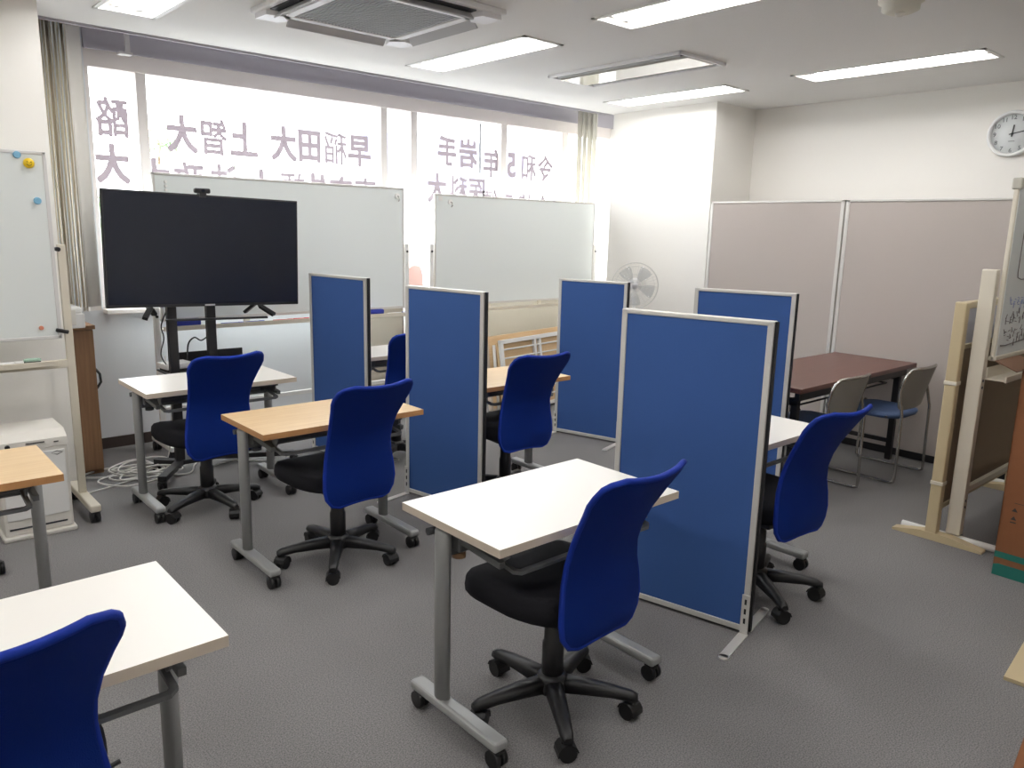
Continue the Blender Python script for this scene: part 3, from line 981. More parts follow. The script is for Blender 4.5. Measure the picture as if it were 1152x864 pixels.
def eraser(label, x, y, z, m, s=(.13, .05, .035)):
    t_ = thing('board_eraser', label, 'eraser', (x, y, z))
    B().span((-s[0]/2, -s[1]/2, .012), (s[0]/2, s[1]/2, s[2]), bev=.012, seg=3).obj('grip', m, t_)
    B().span((-s[0]/2+.003, -s[1]/2+.003, 0), (s[0]/2-.003, s[1]/2-.003, .013)).obj('felt_pad', M['black_gap'], t_)
eraser('navy board eraser on the tray behind the left television post', 1.76, YB-.045, TRZ, M['navy'], (.20, .05, .06))
eraser('navy board eraser on the tray between the two left blue partitions', 3.22, YB-.04, TRZ, M['navy'], (.15, .05, .05))

# pale pink folded chair between the boards
t = thing('folded_chair', 'pale pink folded chair standing between the two whiteboards under the window', 'chair', (3.80, 5.60, 0))
ol = []
for i in range(24):
    a_ = 2*PI*i/24
    ol.append((.085*math.copysign(abs(math.cos(a_))**.6, math.cos(a_)), 1.03+.20*math.copysign(abs(math.sin(a_))**.7, math.sin(a_))))
B().prism(ol, 'y', -.03, .02).obj('backrest', M['pink'], t)
B().prism([(-.10, .35), (.10, .35), (.11, .72), (-.11, .72)], 'y', -.05, -.01).obj('seat', M['pink'], t)
for s in (-1, 1):
    B().tube([(s*.10, 0, 0), (s*.10, 0, .9), (s*.05, 0, 1.0)], .011, n=10).obj('leg', M['chrome'], t)

# ------------------------------------------------------------------ left whiteboard on a wheeled stand
t = thing('whiteboard', 'whiteboard at the left edge with a yellow magnet, on a white wheeled stand', 'whiteboard', (-.02, 4.53, 0), 0, 'wheeled whiteboards')
ox = -.02
B().span((-.90-ox, -.012, .957), (.868-ox, .012, 1.862)).obj('board', M['board'], t)
b = B()
b.span((-.91-ox, -.016, 1.858), (.882-ox, .016, 1.874), bev=.003).span((-.91-ox, -.016, .945), (.882-ox, .016, .962), bev=.003)
b.span((.868-ox, -.016, .945), (.886-ox, .016, 1.874), bev=.003).span((-.91-ox, -.016, .945), (-.895-ox, .016, 1.874), bev=.003)
b.obj('board_frame', M['sky_trim'], t)
for s in (.918-ox, -.945-ox):
    B().span((s-.019, -.013, .10), (s+.019, .013, 1.425), bev=.004).obj('post', M['cream_metal'], t)
    ft = B().span((s-.026, -.27, .062), (s+.026, .24, .10), bev=.007).obj('foot', M['cream_metal'], t)
    for q in (-.235, .205):
        caster(B(), 0, 0, 0, .03).obj('caster', M['caster'], ft, (s, q, 0))
B().span((-.945-ox, -.012, .79), (.918-ox, .012, .832), bev=.003).obj('cross_bar', M['cream_metal'], t)
B().span((-.80-ox, -.10, .822), (.84-ox, -.012, .830), bev=.002).span((-.80-ox, -.104, .818), (.84-ox, -.096, .845), bev=.002).obj('pen_tray', M['cream_metal'], t)
B().cyl((.90-ox, -.03, 1.40), (.90-ox, .02, 1.40), .011, n=12).obj('pivot_bolt', M['darkpaint'], t)
b = B().box((.885-ox, -.03, .985), (.06, .016, .02), rot=(0, R(15), 0), bev=.005)
b.obj('lock_lever', M['darkpaint'], t)
tm = thing('magnet', 'round yellow magnet with a face near the top of the left whiteboard', 'magnet', (.808, 4.515, 1.815))
B().lathe([(.024, 0), (.024, .008), (.018, .014), (0, .016)], n=22, at=Matrix.Rotation(R(90), 4, 'X')).obj('disc', M['yellow'], tm)
b = B()
for s in (-1, 1): b.ball((s*.008, -.0155, .006), .0025, n=8)
b.tube([(.011*math.cos(a_), -.0155, .011*math.sin(a_)) for a_ in [R(200+14*i) for i in range(11)]], .0013, n=6)
b.obj('face_marks', M['ink'], tm)
magnet('small pale blue magnet left of the yellow one on the left whiteboard', .762, 4.517, 1.852, .018, M['ltblue'])
magnet('small pale blue magnet below the yellow one on the left whiteboard', .831, 4.517, 1.637, .018, M['ltblue'])
magnet('tiny pale pink magnet at the bottom right of the left whiteboard', .795, 4.517, 1.005, .011, M['orange'])
eraser('green and white board eraser on the tray of the left whiteboard', .735, 4.475, .831, M['green'], (.075, .04, .028))
marker('white marker on the tray of the left whiteboard beside the green eraser', .63, M['paper_white'], .13, y=4.475, z=.831)

# ------------------------------------------------------------------ printer, cabinet, white machine
t = thing('cabinet', 'narrow brown wooden cabinet behind the left whiteboard stand', 'cabinet', (.90, 5.36, 0))
B().span((-.22, -.20, 0), (.275, .23, .905)).obj('body', M['browncab'], t)
B().span((-.225, -.225, .905), (.285, .235, .928)).obj('top_board', M['browncab'], t)
B().span((-.20, -.222, .03), (.273, -.20, .90), bev=.003).obj('door', M['browncab'], t)
b = B().tube([(.272, -.21, .66), (.290, -.225, .63), (.293, -.225, .58), (.272, -.21, .54)], .008, n=8)
b.obj('strap_handle', M['caster'], t)
t = thing('printer', 'white printer standing on the brown cabinet beside the bunched blind', 'printer', (.90, 5.25, .928))
B().span((-.18, -.22, 0), (.212, .16, .085), bev=.006).obj('body', M['paper_white'], t)
B().span((-.18, -.20, .083), (.205, .15, .12), bev=.01).obj('lid', M['paper_white'], t)
b = B().span((.09, -.226, .02), (.165, -.219, .11), bev=.003)
b.mi = 1
for zz in (.04, .062): b.span((.115, -.229, zz), (.14, -.2255, zz+.008))
b.obj('control_strip', [M['offwhite'], M['acgrey']], t)

t = thing('air_purifier', 'white boxy air purifier on the floor behind the left beech desk', 'air purifier', (.665, 4.42, 0))
a = .15
B().span((-a, -.16, .02), (a, .14, .455), bev=.012).obj('body', M['offwhite'], t)
B().prism([(-.165, .450), (.145, .450), (.145, .522), (-.10, .522), (-.16, .490)], 'x', -a, a).obj('top_cover', M['offwhite'], t)
B().span((-a-.01, -.18, 0), (a+.01, .15, .022), bev=.006).obj('base_plinth', M['offwhite'], t)
B().span((-a+.015, -.166, .10), (a-.015, -.158, .43), bev=.004).obj('front_panel', M['paper_white'], t)
b = B().span((-a+.02, -.163, .052), (a-.03, -.158, .060))
b.obj('air_slit', M['acdark'], t)
Tm = Matrix.Translation((0, -.132, .5065)) @ Matrix.Rotation(R(28), 4, 'X')
B().cyl((-.105, -.168, .470), (-.105, -.160, .474), .011, n=16).obj('round_button', M['black_gap'], t)
b = B()
b.span((-.03, -.170, .476), (.05, -.164, .480)).span((.09, -.170, .470), (.11, -.164, .474))
b.obj('printed_text', M['ink'], t)
B().span((-.055, -.170, .458), (-.02, -.163, .466)).obj('printed_notice', M['orange'], t)
B().tube([(.075, -.167, .415), (.10, -.167, .424), (.125, -.167, .415), (.10, -.167, .405)], .0018, n=6, closed=True).obj('maker_emblem', M['ink'], t)

t = thing('floor_dolly', 'low grey dolly with a black caster at the left edge, behind the left beech desk', 'dolly', (.165, 4.02, 0))
B().span((-.25, -.18, .065), (.25, .17, .09), bev=.006).obj('deck', M['grey_metal'], t)
for sx in (-1, 1):
    for sy in (-1, 1):
        caster(B(), 0, 0, 0, .03).obj('caster', M['caster'], t, (sx*.235+(.03 if sx > 0 else 0), sy*.14, 0))

# cables
def cable(name, label, pts, r, m, cat='cable'):
    # smooth the path
    P = [Vector(p) for p in pts]
    out = []
    for i in range(len(P)-1):
        p0, p1, p2, p3 = P[max(i-1, 0)], P[i], P[i+1], P[min(i+2, len(P)-1)]
        for k in range(8):
            u = k/8
            out.append(.5*((2*p1)+(p2-p0)*u+(2*p0-5*p1+4*p2-p3)*u*u+(3*p1-p0-3*p2+p3)*u**3))
    out.append(P[-1])
    return tag(B().tube(out, r, n=6).obj(name, m), label, cat)
rc = random.Random(3)
coil = [(.86, 4.58, .25), (.86, 4.62, .12), (.90, 4.74, .012)]
for i in range(46):
    a_ = i*1.05+rc.uniform(-.2, .2)
    ru = .10+.11*rc.random()
    coil.append((1.24+.004*i+ru*math.cos(a_)*1.1, 4.96+.12*math.sin(i*.4)+ru*.75*math.sin(a_), .010+.0016*i*.6+.004*rc.random()))
coil += [(1.55, 4.80, .008), (1.66, 4.95, .012), (1.72, 5.05, .01)]
cable('coiled_cable', 'tangle of white cable coiled on the floor beside the television desk', coil, .0055, M['cable'])
cable('power_cord', 'thin white cord running up behind the desk before the television', [(1.36, 4.92, .01), (1.50, 5.03, .02), (1.56, 5.06, .2), (1.57, 5.05, .5), (1.55, 5.05, .72)], .004, M['cable'])
cable('extension_cable', 'white cord on the floor under the television desk', [(1.62, 4.70, .008), (1.75, 4.86, .008), (1.90, 4.90, .008), (2.05, 4.78, .008), (2.20, 4.86, .008)], .0045, M['cable'])

# ------------------------------------------------------------------ television on its stand
t = thing('television', 'large black flat television in front of the long whiteboard', 'television', (1.745, 4.78, 1.05))
tw, thh = 1.150, .662
t.rotation_euler = (0, R(1.2), R(-1.0))
B().span((-tw/2, -.015, 0), (tw/2, .020, thh), bev=.004).obj('bezel', M['tvblack'], t)
B().span((-tw/2+.010, -.0175, .018), (tw/2-.010, -.0145, thh-.010)).obj('screen', M['screen'], t)
B().span((-.36, .018, .06), (.36, .060, .50), bev=.015).obj('rear_housing', M['tvblack'], t)
B().span((-.03, -.018, .004), (.03, -.0145, .013)).obj('maker_badge', M['acgrey'], t)
for s in (-1, 1):
    x = s*.335-.015
    B().tube([(x, .02, .02), (x-s*.0, -.02, -.010), (x+s*.05, -.10, -.055)], 0, flat=(.03, .018)).tube([(x, .03, .02), (x-s*.06, .10, -.055)], 0, flat=(.03, .018)).obj('foot', M['tvblack'], t)
B().span((-.26, -.03, -.085), (.36, .0, -.072), bev=.003).obj('speaker_bar', M['tvblack'], t)
t = thing('webcam', 'small dark webcam clipped on top of the television', 'webcam', (1.735, 4.775, 1.716))
B().span((-.047, -.02, .004), (.047, .016, .034), bev=.010, seg=3).obj('camera_body', M['navy' if False else 'tvblack'], t)
B().span((-.02, -.018, -.02), (.02, -.014, .006)).span((-.02, .022, -.03), (.02, .028, .006)).span((-.02, -.016, 0), (.02, .026, .006)).obj('clip', M['tvblack'], t)
B().cyl((0, -.024, .019), (0, -.019, .019), .010, n=16).obj('lens', M['screen'], t)

t = thing('television_stand', 'black twin post television stand with casters, behind the back white desk', 'stand', (1.665, 4.875, 0))
for s in (-1, 1):
    B().span((s*.118-.027, -.02, .06), (s*.118+.027, .02, 1.35), bev=.003).obj('post', M['darkpaint'], t)
B().span((-.17, -.05, .63), (.38, .18, .642), bev=.003).span((-.03, .165, .642), (.38, .18, .735)).obj('shelf', M['darkpaint'], t)
B().span((-.145, -.03, 1.16), (.145, -.02, 1.42)).span((-.25, -.035, 1.20), (.25, -.02, 1.24)).span((-.25, -.035, 1.40), (.25, -.02, 1.44)).obj('mount_plate', M['darkpaint'], t)
B().span((-.15, -.03, .055), (.15, .03, .085), bev=.004).obj('base_bar', M['darkpaint'], t)
for s, tip in ((-1, (-.31, -.26)), (1, (.55, -.20)), (-1, (-.22, .14)), (1, (.40, .14))):
    p0 = (s*.118, 0, .068)
    p1 = (tip[0], tip[1], .062)
    lg = B().tube([p0, p1], 0, flat=(.05, .03)).obj('base_leg', M['darkpaint'], t)
    caster(B(), 0, 0, 0, .022).obj('caster', M['caster'], lg, (tip[0], tip[1], 0))
t = thing('media_box', 'white flat media box on the television stand shelf behind the desk', 'media box', (1.585, 4.97, .642), R(8))
B().span((-.085, -.065, .012), (.085, .065, .048), bev=.006).obj('case', M['paper_white'], t)
B().span((-.075, -.055, 0), (.075, .055, .013)).obj('rubber_base', M['caster'], t)
cable('black_cable', 'thin black cable hanging beside the left television post', [(1.53, 4.90, 1.02), (1.50, 4.92, .93), (1.51, 4.92, .85), (1.485, 4.91, .75), (1.53, 4.92, .66)], .004, M['cable_black'])
cable('black_cable', 'black cable looping from the right television post down to the shelf', [(1.79, 4.91, .86), (1.74, 4.93, .82), (1.70, 4.94, .84), (1.66, 4.94, .80), (1.66, 4.97, .70)], .005, M['cable_black'])

# ------------------------------------------------------------------ folded tables leaning under the right board
def rod_table(t, w_, h_, tilt):
    pass
t = thing('folded_table', 'beech topped folded table leaning under the right whiteboard', 'table', (4.76, 4.98, 0))
t.rotation_euler = (R(-6), R(-2.5), 0)
B().span((-.56, 0, .03), (.56, .028, .675), side=None).obj('tabletop', M['wood_top'], t)
B().span((-.57, -.006, .03), (-.545, .034, .68), bev=.003).span((-.57, -.006, .03), (.57, .034, .05), bev=.003).obj('edge_band', M['white_edge'], t)
for s in (-1, 1):
    B().tube([(s*.50, -.02, .0), (s*.50, -.02, .60)], .014, n=10).obj('leg', M['white_metal'], t)
t = thing('folded_table', 'folded table with white rod shelf rack facing out, in front of the beech one', 'table', (4.76, 4.86, 0))
t.rotation_euler = (R(-8), R(-2.5), 0)
B().span((-.50, .024, .03), (.50, .048, .64)).obj('tabletop', [M['wood_top']], t)
b = B()
b.span((-.50, -.012, .62), (.50, .02, .655), bev=.004).span((-.50, -.012, .02), (-.465, .02, .655), bev=.004)
b.span((.465, -.012, .02), (.50, .02, .655), bev=.004).span((-.11, -.012, .02), (-.085, .02, .64), bev=.004).span((-.05, -.012, .02), (-.025, .02, .64), bev=.004)
b.span((-.50, -.012, .02), (.50, .02, .05), bev=.004)
b.obj('rack_frame', M['white_metal'], t)
for i in range(7):
    z = .57-.075*i
    B().tube([(-.48, -.004, z), (.48, -.004, z)], .007, n=8).obj('rack_rod', M['white_metal'], t)

# ------------------------------------------------------------------ fan
t = thing('standing_fan', 'white standing fan with clear blades behind the centre back partition', 'fan', (5.36, 4.44, 0))
B().lathe([(.19, 0), (.19, .018), (.12, .035), (.03, .045), (0, .045)], n=36).obj('base', M['paper_white'], t)
B().cyl((0, 0, .04), (0, 0, 1.0), .014, n=16).obj('pole', M['paper_white'], t)
AF = Matrix.Translation((0, 0, 1.095)) @ Matrix.Rotation(R(40), 4, 'Z') @ Matrix.Rotation(R(90), 4, 'Y')
fdir = AF.to_3x3() @ Vector((0, 0, -1))
b = B().lathe([(.0, .06), (.05, .05), (.062, .0), (.06, -.02), (0, -.03)], n=24, at=AF @ Matrix.Translation((0, 0, .05)))
b.obj('motor_housing', M['paper_white'], t)
b = B()
rg = .200
def ringpts(r, z, n=40): return [tuple(AF @ Vector((r*math.cos(2*PI*i/n), r*math.sin(2*PI*i/n), z))) for i in range(n)]
b.tube(ringpts(rg, -.055, 48), .005, n=6, closed=True)
for rr, zz in ((.17, -.085), (.10, -.100), (.05, -.104), (.17, -.02), (.10, .0)):
    b.tube(ringpts(rr, zz, 32), .0016, n=4, closed=True)
for i in range(40):
    a_ = 2*PI*i/40
    cs, sn = math.cos(a_), math.sin(a_)
    b.tube([tuple(AF @ Vector((q*cs, q*sn, z))) for q, z in ((.03, -.104), (.10, -.100), (.17, -.085), (rg, -.055), (.17, -.02), (.06, .0))], .0012, n=4)
b.obj('wire_guard', M['fan_wire'], t)
b = B()
for k in range(5):
    a0 = 2*PI*k/5
    grid = []
    for i in range(6):
        r_ = .03+.145*i/5
        wd = .25+.55*math.sin(PI*min(1, (i+1)/6)*.75)
        grid.append([b.bm.verts.new(AF @ Vector((r_*math.cos(a0+wd*(j/4-.5)), r_*math.sin(a0+wd*(j/4-.5)), -.05+.035*(j/4-.5)))) for j in range(5)])
    for g0, g1 in zip(grid, grid[1:]):
        for j in range(4):
            f = b.bm.faces.new((g0[j], g0[j+1], g1[j+1], g1[j])); f.smooth = True
fo = b.obj('blades', M['fan_clear'], t)
md = fo.modifiers.new('s', 'SOLIDIFY'); md.thickness = .002
B().lathe([(0, -.09), (.02, -.088), (.028, -.07), (.028, -.03), (0, -.03)], n=20, at=AF).obj('hub_cap', M['acgrey'], t)
t = thing('window_latch', 'beige latch arm at the right end of the window beside the pillar', 'latch', (6.25, 5.66, 1.02))
B().span((-.10, -.02, 0), (.10, 0, .03), bev=.004).obj('arm', M['winframe'], t)
B().span((.05, -.03, -.12), (.10, -.005, .05), bev=.004).obj('grip', M['winframe'], t)

# ------------------------------------------------------------------ beige screens, meeting table, stacking chairs
def screen(label, y1, y0, x=5.735, H_=1.825):
    t = thing('tall_screen', label, 'screen', (x, (y0+y1)/2, 0), 0, 'tall beige screens')
    h = (y1-y0)/2
    B().span((-.016, -h+.015, .05), (.016, h-.015, H_-.01)).obj('fabric_panel', M['beige'], t)
    b = B()
    for s in (-1, 1):
        b.span((-.02, s*h-(.028 if s > 0 else 0), .02), (.02, s*h+(0 if s > 0 else .028), H_), bev=.003)
    b.span((-.02, -h, H_-.016), (.02, h, H_), bev=.003)
    b.obj('frame', M['alu'], t)
    B().span((-.02, -h, .004), (.02, h, .055)).obj('bottom_rail', M['darkpaint'], t)
    return t
screen('tall beige screen on the left of the pair, touching the pillar', 3.955, 2.787)
screen('tall beige screen on the right of the pair, behind the stacking chairs', 2.775, 1.590)
screen('tall beige screen further right, hidden behind the whiteboard stands', 1.580, .420)

t = thing('meeting_table', 'dark reddish brown meeting table in front of the beige screens', 'table', (4.885, 2.430, 0))
B().box((0, 0, .685), (1.60, .60, .030), bev=.004).obj('tabletop', M['redwood'], t)
for s in (-1, 1):
    b = B()
    b.span((s*.70-.02, -.24, .0), (s*.70+.02, -.20, .60), bev=.003).span((s*.70-.02, .20, .0), (s*.70+.02, .24, .60), bev=.003)
    b.span((s*.70-.02, -.24, .58), (s*.70+.02, .24, .62), bev=.003).span((s*.70-.012, -.22, .12), (s*.70+.012, .22, .15), bev=.003)
    b.obj('leg_frame', M['darkpaint'], t)
B().span((-.74, -.26, .615), (.74, -.23, .67)).span((-.74, .23, .615), (.74, .26, .67)).obj('apron_rail', M['darkpaint'], t)
b = B()
for yy in (-.18, -.06, .06, .18): b.tube([(-.62, yy, .56), (.62, yy, .56)], .006, n=6)
b.tube([(-.62, -.18, .56), (-.62, .18, .56)], .006, n=6).tube([(.62, -.18, .56), (.62, .18, .56)], .006, n=6)
b.obj('wire_shelf', M['darkpaint'], t)

def make_stack_chair(label, x, y, rot):
    t = thing('stacking_chair', label, 'chair', (x, y, 0), R(rot), 'grey backed stacking chairs')
    # seat
    b = B()
    ol = []
    for i in range(28):
        a_ = 2*PI*i/28
        c_, s_ = math.cos(a_), math.sin(a_)
        rr = 1/((abs(c_)**4+abs(s_)**4)**.25)
        ol.append((.215*rr*c_, .215*rr*s_))
    rings = []
    for k_, z in ((.97, .415), (1, .428), (.985, .442), (.9, .450), (.5, .446), (.0, .444)):
        rings.append([b.bm.verts.new((u*k_, v*k_+.02, z-.02*max(0, (v*k_-.08)/.13)**2)) for u, v in ol] if k_ else [b.bm.verts.new((0, .02, z))])
    for A_, C_ in zip(rings, rings[1:]):
        for i in range(28):
            j = (i+1) % 28
            f = b.bm.faces.new((A_[i], A_[j], C_[j], C_[i]) if len(C_) > 1 else (A_[i], A_[j], C_[0])); f.smooth = True
    b.bm.faces.new(rings[0][::-1])
    b.obj('seat', M['seatnavy'], t)
    # back shell
    b = B()
    G = []
    for z, y_, hw in ((.475, -.205, .150), (.485, -.208, .185), (.52, -.215, .205), (.60, -.232, .215), (.67, -.250, .215), (.72, -.264, .208), (.745, -.271, .185), (.752, -.273, .13)):
        G.append([b.bm.verts.new((u*hw, y_+.035*(u*hw/.2)**2, z)) for u in (-1, -.8, -.5, -.2, 0, .2, .5, .8, 1)])
    for r0, r1 in zip(G, G[1:]):
        for i in range(8):
            f = b.bm.faces.new((r0[i], r0[i+1], r1[i+1], r1[i])); f.smooth = True
    co = {k: [v.co.copy() for v in r] for k, r in enumerate(G)}
    bo = b.obj('backrest', M['chairshell'], t)
    md = bo.modifiers.new('s', 'SOLIDIFY'); md.thickness = .012; md.offset = 0
    md = bo.modifiers.new('sub', 'SUBSURF'); md.levels = 1; md.render_levels = 1
    # chrome frame: sled base and back hoop in one bent tube
    arch = [co[i][0] for i in range(2, 8)]+co[7][1:8]+[co[i][8] for i in range(7, 1, -1)]
    pts = [(-.215, .20, .44), (-.22, .215, .40), (-.225, .23, .03), (-.225, .215, .011), (-.225, -.20, .011), (-.225, -.222, .02), (-.225, -.226, .05), (-.218, -.222, .46)]
    mir = [(-p[0], p[1], p[2]) for p in reversed(pts)]
    b = B().tube(pts+[tuple(p) for p in arch[1:-1]]+mir, .0095, n=8)
    b.obj('chrome_frame', M['chrome'], t)
    B().tube([(-.21, .18, .425), (.21, .18, .425)], .009, n=8).obj('cross_tube', M['chrome'], t)
    B().tube([(-.205, -.12, .425), (.205, -.12, .425)], .009, n=8).obj('cross_tube', M['chrome'], t)
    return t
sc0 = make_stack_chair('grey backed stacking chair tucked at the right end of the meeting table', 5.225, 2.150, 0)
for lab, x, y, rot in (('grey backed stacking chair left of the other one at the meeting table', 4.49, 2.255, 0),
                       ('grey backed stacking chair across the meeting table, back top just showing', 4.72, 2.86, 180)):
    c = copy_tree(sc0); c.location = (x, y, 0); c.rotation_euler = (0, 0, R(rot)); c['label'] = lab

# ------------------------------------------------------------------ right hand stands and boxes
t = thing('whiteboard', 'tall whiteboard with handwriting at the right edge, seen almost edge on', 'whiteboard', (4.93, 1.320, 0), 0, 'wheeled whiteboards')
a, c = -.62, .62
BY = -.052
B().span((a+.015, BY-.012, .985), (c-.015, BY+.012, 1.825)).obj('board', M['board'], t)
b = B()
b.span((a, BY-.018, 1.815), (c, BY+.018, 1.845), bev=.008).span((a, BY-.018, .965), (c, BY+.018, .990), bev=.006)
b.span((a, BY-.010, .965), (a+.018, BY+.012, 1.845), bev=.006).span((c-.022, BY-.018, .965), (c, BY+.018, 1.845), bev=.006)
b.obj('board_frame', M['cream_metal'], t)
for s in (a, c):
    B().span((s-.006 if s < 0 else s-.03, BY-.022, 1.795), (s+.03 if s < 0 else s+.006, BY+.022, 1.85), bev=.008).obj('corner_cap', M['capgrey'], t)
for s in (a-.018, c+.018):
    pp = B().span((s-.026, -.034, .045), (s+.026, .034, 1.415), bev=.005).obj('post', M['cream_metal'], t)
    b = B()
    for zz in (.20, .235, .83, .865): b.cyl((s-.008, -.0375, zz), (s-.008, -.033, zz), .007, n=10)
    b.obj('bolt', M['acdark'], pp)
    B().tube([(s, -.25, .022), (s, .26, .022)], .018, n=12).obj('foot', M['white_metal'], t)
B().span((a, -.125, .868), (c, -.034, .876), bev=.002).span((a, -.130, .864), (c, -.120, .895), bev=.002).span((a, -.042, .868), (c, -.034, .93), bev=.002).obj('pen_tray', M['cream_metal'], t)
B().span((a, -.012, .255), (c, .012, .285), bev=.003).obj('cross_bar', M['cream_metal'], t)
# handwriting: pen strokes on the board
rw = random.Random(11)
def strokes(x0, x1, zc, hgt, n, m, name, lw=.0016):
    b = B()
    for i in range(n):
        u = x0+(x1-x0)*(i+.5)/n
        for k in range(4):
            p = (u+rw.uniform(-.018, .018), BY-.0135, zc+rw.uniform(-.5, .5)*hgt)
            dx, dz = rw.choice([(.03, .004), (.0, .035), (.018, -.022), (-.016, -.024), (.026, -.003)])
            b.tube([p, (p[0]+dx/2+rw.uniform(-.004, .004), BY-.0135, p[2]-dz/2), (p[0]+dx, BY-.0135, p[2]-dz)], lw, n=4)
    return b.obj(name, m, t)
strokes(-.53, -.05, 1.255, .04, 9, M['inkblue'], 'blue_handwriting', .0018)
strokes(-.56, .05, 1.175, .05, 12, M['inkblack'], 'black_handwriting', .0018)
strokes(-.56, .05, 1.085, .05, 12, M['inkblack'], 'black_handwriting', .0018)
b = B().tube([(-.57, BY-.0135, 1.040), (-.50, BY-.0135, 1.036), (-.20, BY-.0135, 1.046), (.10, BY-.0135, 1.044)], .003, n=4)
b.tube([(-.46, BY-.0135, 1.62), (-.465, BY-.0135, 1.40), (-.455, BY-.0135, 1.375), (-.40, BY-.0135, 1.365), (.10, BY-.0135, 1.37)], .0028, n=4)
b.tube([(-.50, BY-.0135, 1.735), (-.50, BY-.0135, 1.69), (-.40, BY-.0135, 1.69)], .003, n=4)
b.obj('drawn_lines', M['inkblack'], t)

t = thing('cream_screen_stand', 'cream framed screen stand with tan board, just behind the right whiteboard', 'screen', (4.862, 1.410, 0))
a, c = -.62, .62
for s in (a, c):
    B().span((s-.026, -.028, .03), (s+.026, .028, 1.25), bev=.006).obj('post', M['beigewood'], t)
    b = B().prism([(-.25, 0), (.19, 0), (.19, .012), (.05, .04), (-.09, .04), (-.25, .012)], 'x', s-.03, s+.03)
    b.obj('foot', M['beigewood'], t)
    b = B()
    for zz in (.30, .83): b.span((s-.029, -.031, zz), (s+.029, .031, zz+.02), bev=.003)
    b.obj('joint_collar', M['cream_metal'], t)
for za, zb in ((1.215, 1.25), (1.01, 1.035), (.16, .19)):
    B().span((a, -.02, za), (c, .02, zb), bev=.004).obj('rail', M['beigewood'], t)
B().span((a+.02, -.010, 1.03), (c-.02, .010, 1.22)).obj('upper_panel', M['lilac'], t)
B().span((a+.02, -.016, .18), (c-.02, .016, 1.02)).obj('lower_board', M['tanboard'], t)

# tall carton
t = thing('cardboard_box', 'tall brown cardboard box with teal stripes at the right edge', 'box', (4.30, .755, 0), R(-2))
hx, hy, hz = .30, .285, .99
b = B()
b.span((-hx, -hy, 0), (-hx+.006, hy, hz)).span((hx-.006, -hy, 0), (hx, hy, hz))
b.span((-hx, -hy, 0), (hx, -hy+.006, hz)).span((-hx, hy-.006, 0), (hx, hy, hz)).span((-hx, -hy, 0), (hx, hy, .006))
b.obj('carton_body', M['card'], t)
B().box((-hx+.06, hy+.04, hz+.012), (.30, .10, .005), rot=(R(22), 0, 0)).obj('flap', M['card_in'], t)
B().box((-hx+.05, 0, hz+.02), (.14, 2*hy, .005), rot=(0, R(-18), 0)).obj('flap', M['card_in'], t)
b = B()
b.span((-hx-.001, -hy, .088), (-hx, hy, .118))
b.prism([(hy, .0), (-hy, .0), (-hy, .065), (hy-.02, .058), (hy, .050)], 'x', -hx-.001, -hx)
b.obj('teal_stripe', M['teal'], t)
b = B()
xk = -hx-.0012
def up_arrow(y, z, s):
    b.prism([(y-s*.5, z), (y+s*.5, z), (y, z+s*.8)], 'x', xk, -hx)
    b.span((xk, y-s*.15, z-s*.8), (-hx, y+s*.15, z))
for yy in (hy-.055,):
    b.prism([(yy-.012, .325), (yy+.012, .325), (yy, .343)], 'x', xk, -hx)
    b.prism([(yy-.012, .285), (yy+.012, .285), (yy, .303)], 'x', xk, -hx)
    b.span((xk, yy-.012, .270), (-hx, yy+.012, .275))
for k, yy in enumerate((hy-.13, hy-.155)):
    b.span((xk, yy-.004, .29), (-hx, yy+.004, .345)); b.span((xk, yy-.014, .29), (-hx, yy+.004, .297))
b.tube([(xk, hy-.135+.016*math.cos(q), .225+.016*math.sin(q)) for q in [2*PI*i/16 for i in range(16)]], .003, n=4, closed=True)
for i in range(3): b.span((xk, hy-.16, .255+.008*i), (-hx, hy-.12, .258+.008*i))
b.span((xk, hy-.30, .365), (-hx, hy-.05, .367))
b.obj('printed_symbols', M['ink'], t)
B().span((-hx-.0015, -.10, .555), (-hx, hy-.235+.03, .70)).obj('paper_label', M['tag_white'], t)

# cream foot of another screen stand at the lower right
t = thing('cream_screen_stand', 'cream wooden stand foot poking in at the lower right edge', 'screen', (3.45, .70, 0), R(4))
B().prism([(-.42, 0), (.42, 0), (.42, .014), (.05, .045), (-.05, .045), (-.42, .014)], 'y', -.035, .035).obj('foot', M['beigewood'], t)
B().span((-.028, -.028, .04), (.028, .028, 1.25), bev=.006).obj('post', M['beigewood'], t)
B().span((-.016, -1.0, .20), (.016, -.028, 1.22), bev=.004).obj('lower_board', M['tanboard'], t)

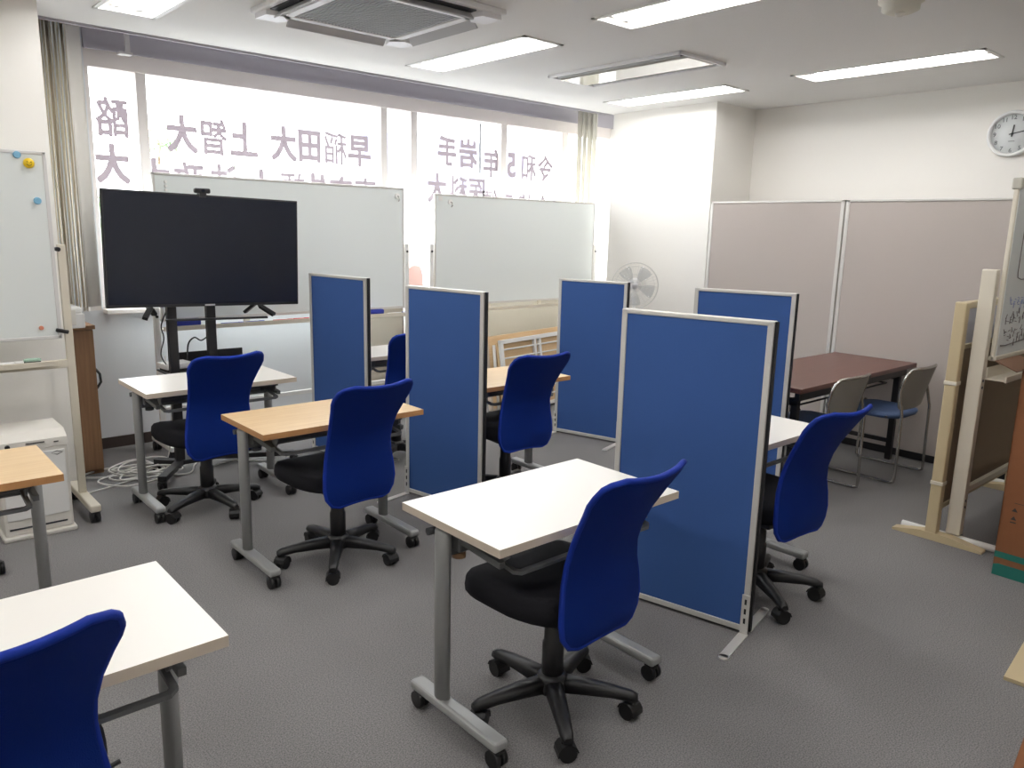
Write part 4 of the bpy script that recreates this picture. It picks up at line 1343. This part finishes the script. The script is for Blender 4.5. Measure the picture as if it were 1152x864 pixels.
# flattened carton at the bottom right corner
t = thing('flattened_carton', 'flattened brown cardboard lying on the carpet at the bottom right corner', 'cardboard', (2.63, .337, 0), R(7.5))
B().span((-.35, -.20, 0), (.35, .20, .018), bev=.002).obj('lower_sheet', M['card'], t)
B().span((-.345, -.19, .018), (.345, .195, .040), bev=.002).obj('upper_sheet', M['card'], t)

# ------------------------------------------------------------------ outside
o = B().quad((-30, 6.5, -3.2), (60, 6.5, -3.2), (60, 70, -3.2), (-30, 70, -3.2)).obj('street_ground', M['asphalt'])
struct(o)
def tree(label, x, y, top, rad, n, seed, rz):
    rr = random.Random(seed)
    t = thing('street_tree', label, 'tree', (x, y, -3.2), 0, 'trees outside the window')
    B().cyl((0, 0, 0), (0, 0, top-rz+3.2), .10, .02, n=10).obj('trunk', M['bark'], t)
    b = B()
    for i in range(n):
        while True:
            p = Vector((rr.uniform(-1, 1), rr.uniform(-1, 1), rr.uniform(-1, 1)))
            if p.length < 1: break
        p = Vector((p.x*rad, p.y*rad, p.z*rz+top-rz+3.2))
        q = Euler((rr.uniform(0, 6), rr.uniform(0, 6), rr.uniform(0, 6))).to_matrix()
        s = rr.uniform(.03, .07)
        b.quad(*[p+q @ Vector(v) for v in ((-s, -s*.5, 0), (s, -s*.5, 0), (s, s*.5, 0), (-s, s*.5, 0))])
    b.obj('foliage', M['leaf'], t)
tree('green bush tree outside, seen left of the television edge', 2.15, 9.0, 1.85, .55, 900, 1, .5)
tree('pale green treetop outside, right of the first mullion', 4.28, 13.6, 3.02, .34, 110, 2, .22)
tree('pale green treetop outside, above the long whiteboard', 5.80, 14.0, 2.58, .20, 50, 3, .2)
t = thing('low_building', 'low white building across the street, washed out behind the window lettering', 'building', (4.4, 11.6, -3.2))
B().span((-1.6, 0, 0), (3.2, 1.2, 5.45)).obj('facade', M['facade'], t)
B().span((-1.65, -.05, 5.45), (3.25, 1.25, 5.52)).obj('roof_edge', M['facade'], t)
t = thing('neighbour_building', 'pale building across the street, faint through the right window', 'building', (13.2, 17.5, -3.2))
B().span((-3.2, 0, 0), (3.2, 4, 8.6)).obj('facade', M['facade'], t)
for i in range(4):
    for k in range(3):
        B().span((-2.8+1.5*i, -.04, 1.0+2.4*k), (-1.9+1.5*i, .0, 2.3+2.4*k)).obj('window_pane', M['facade_glass'], t)
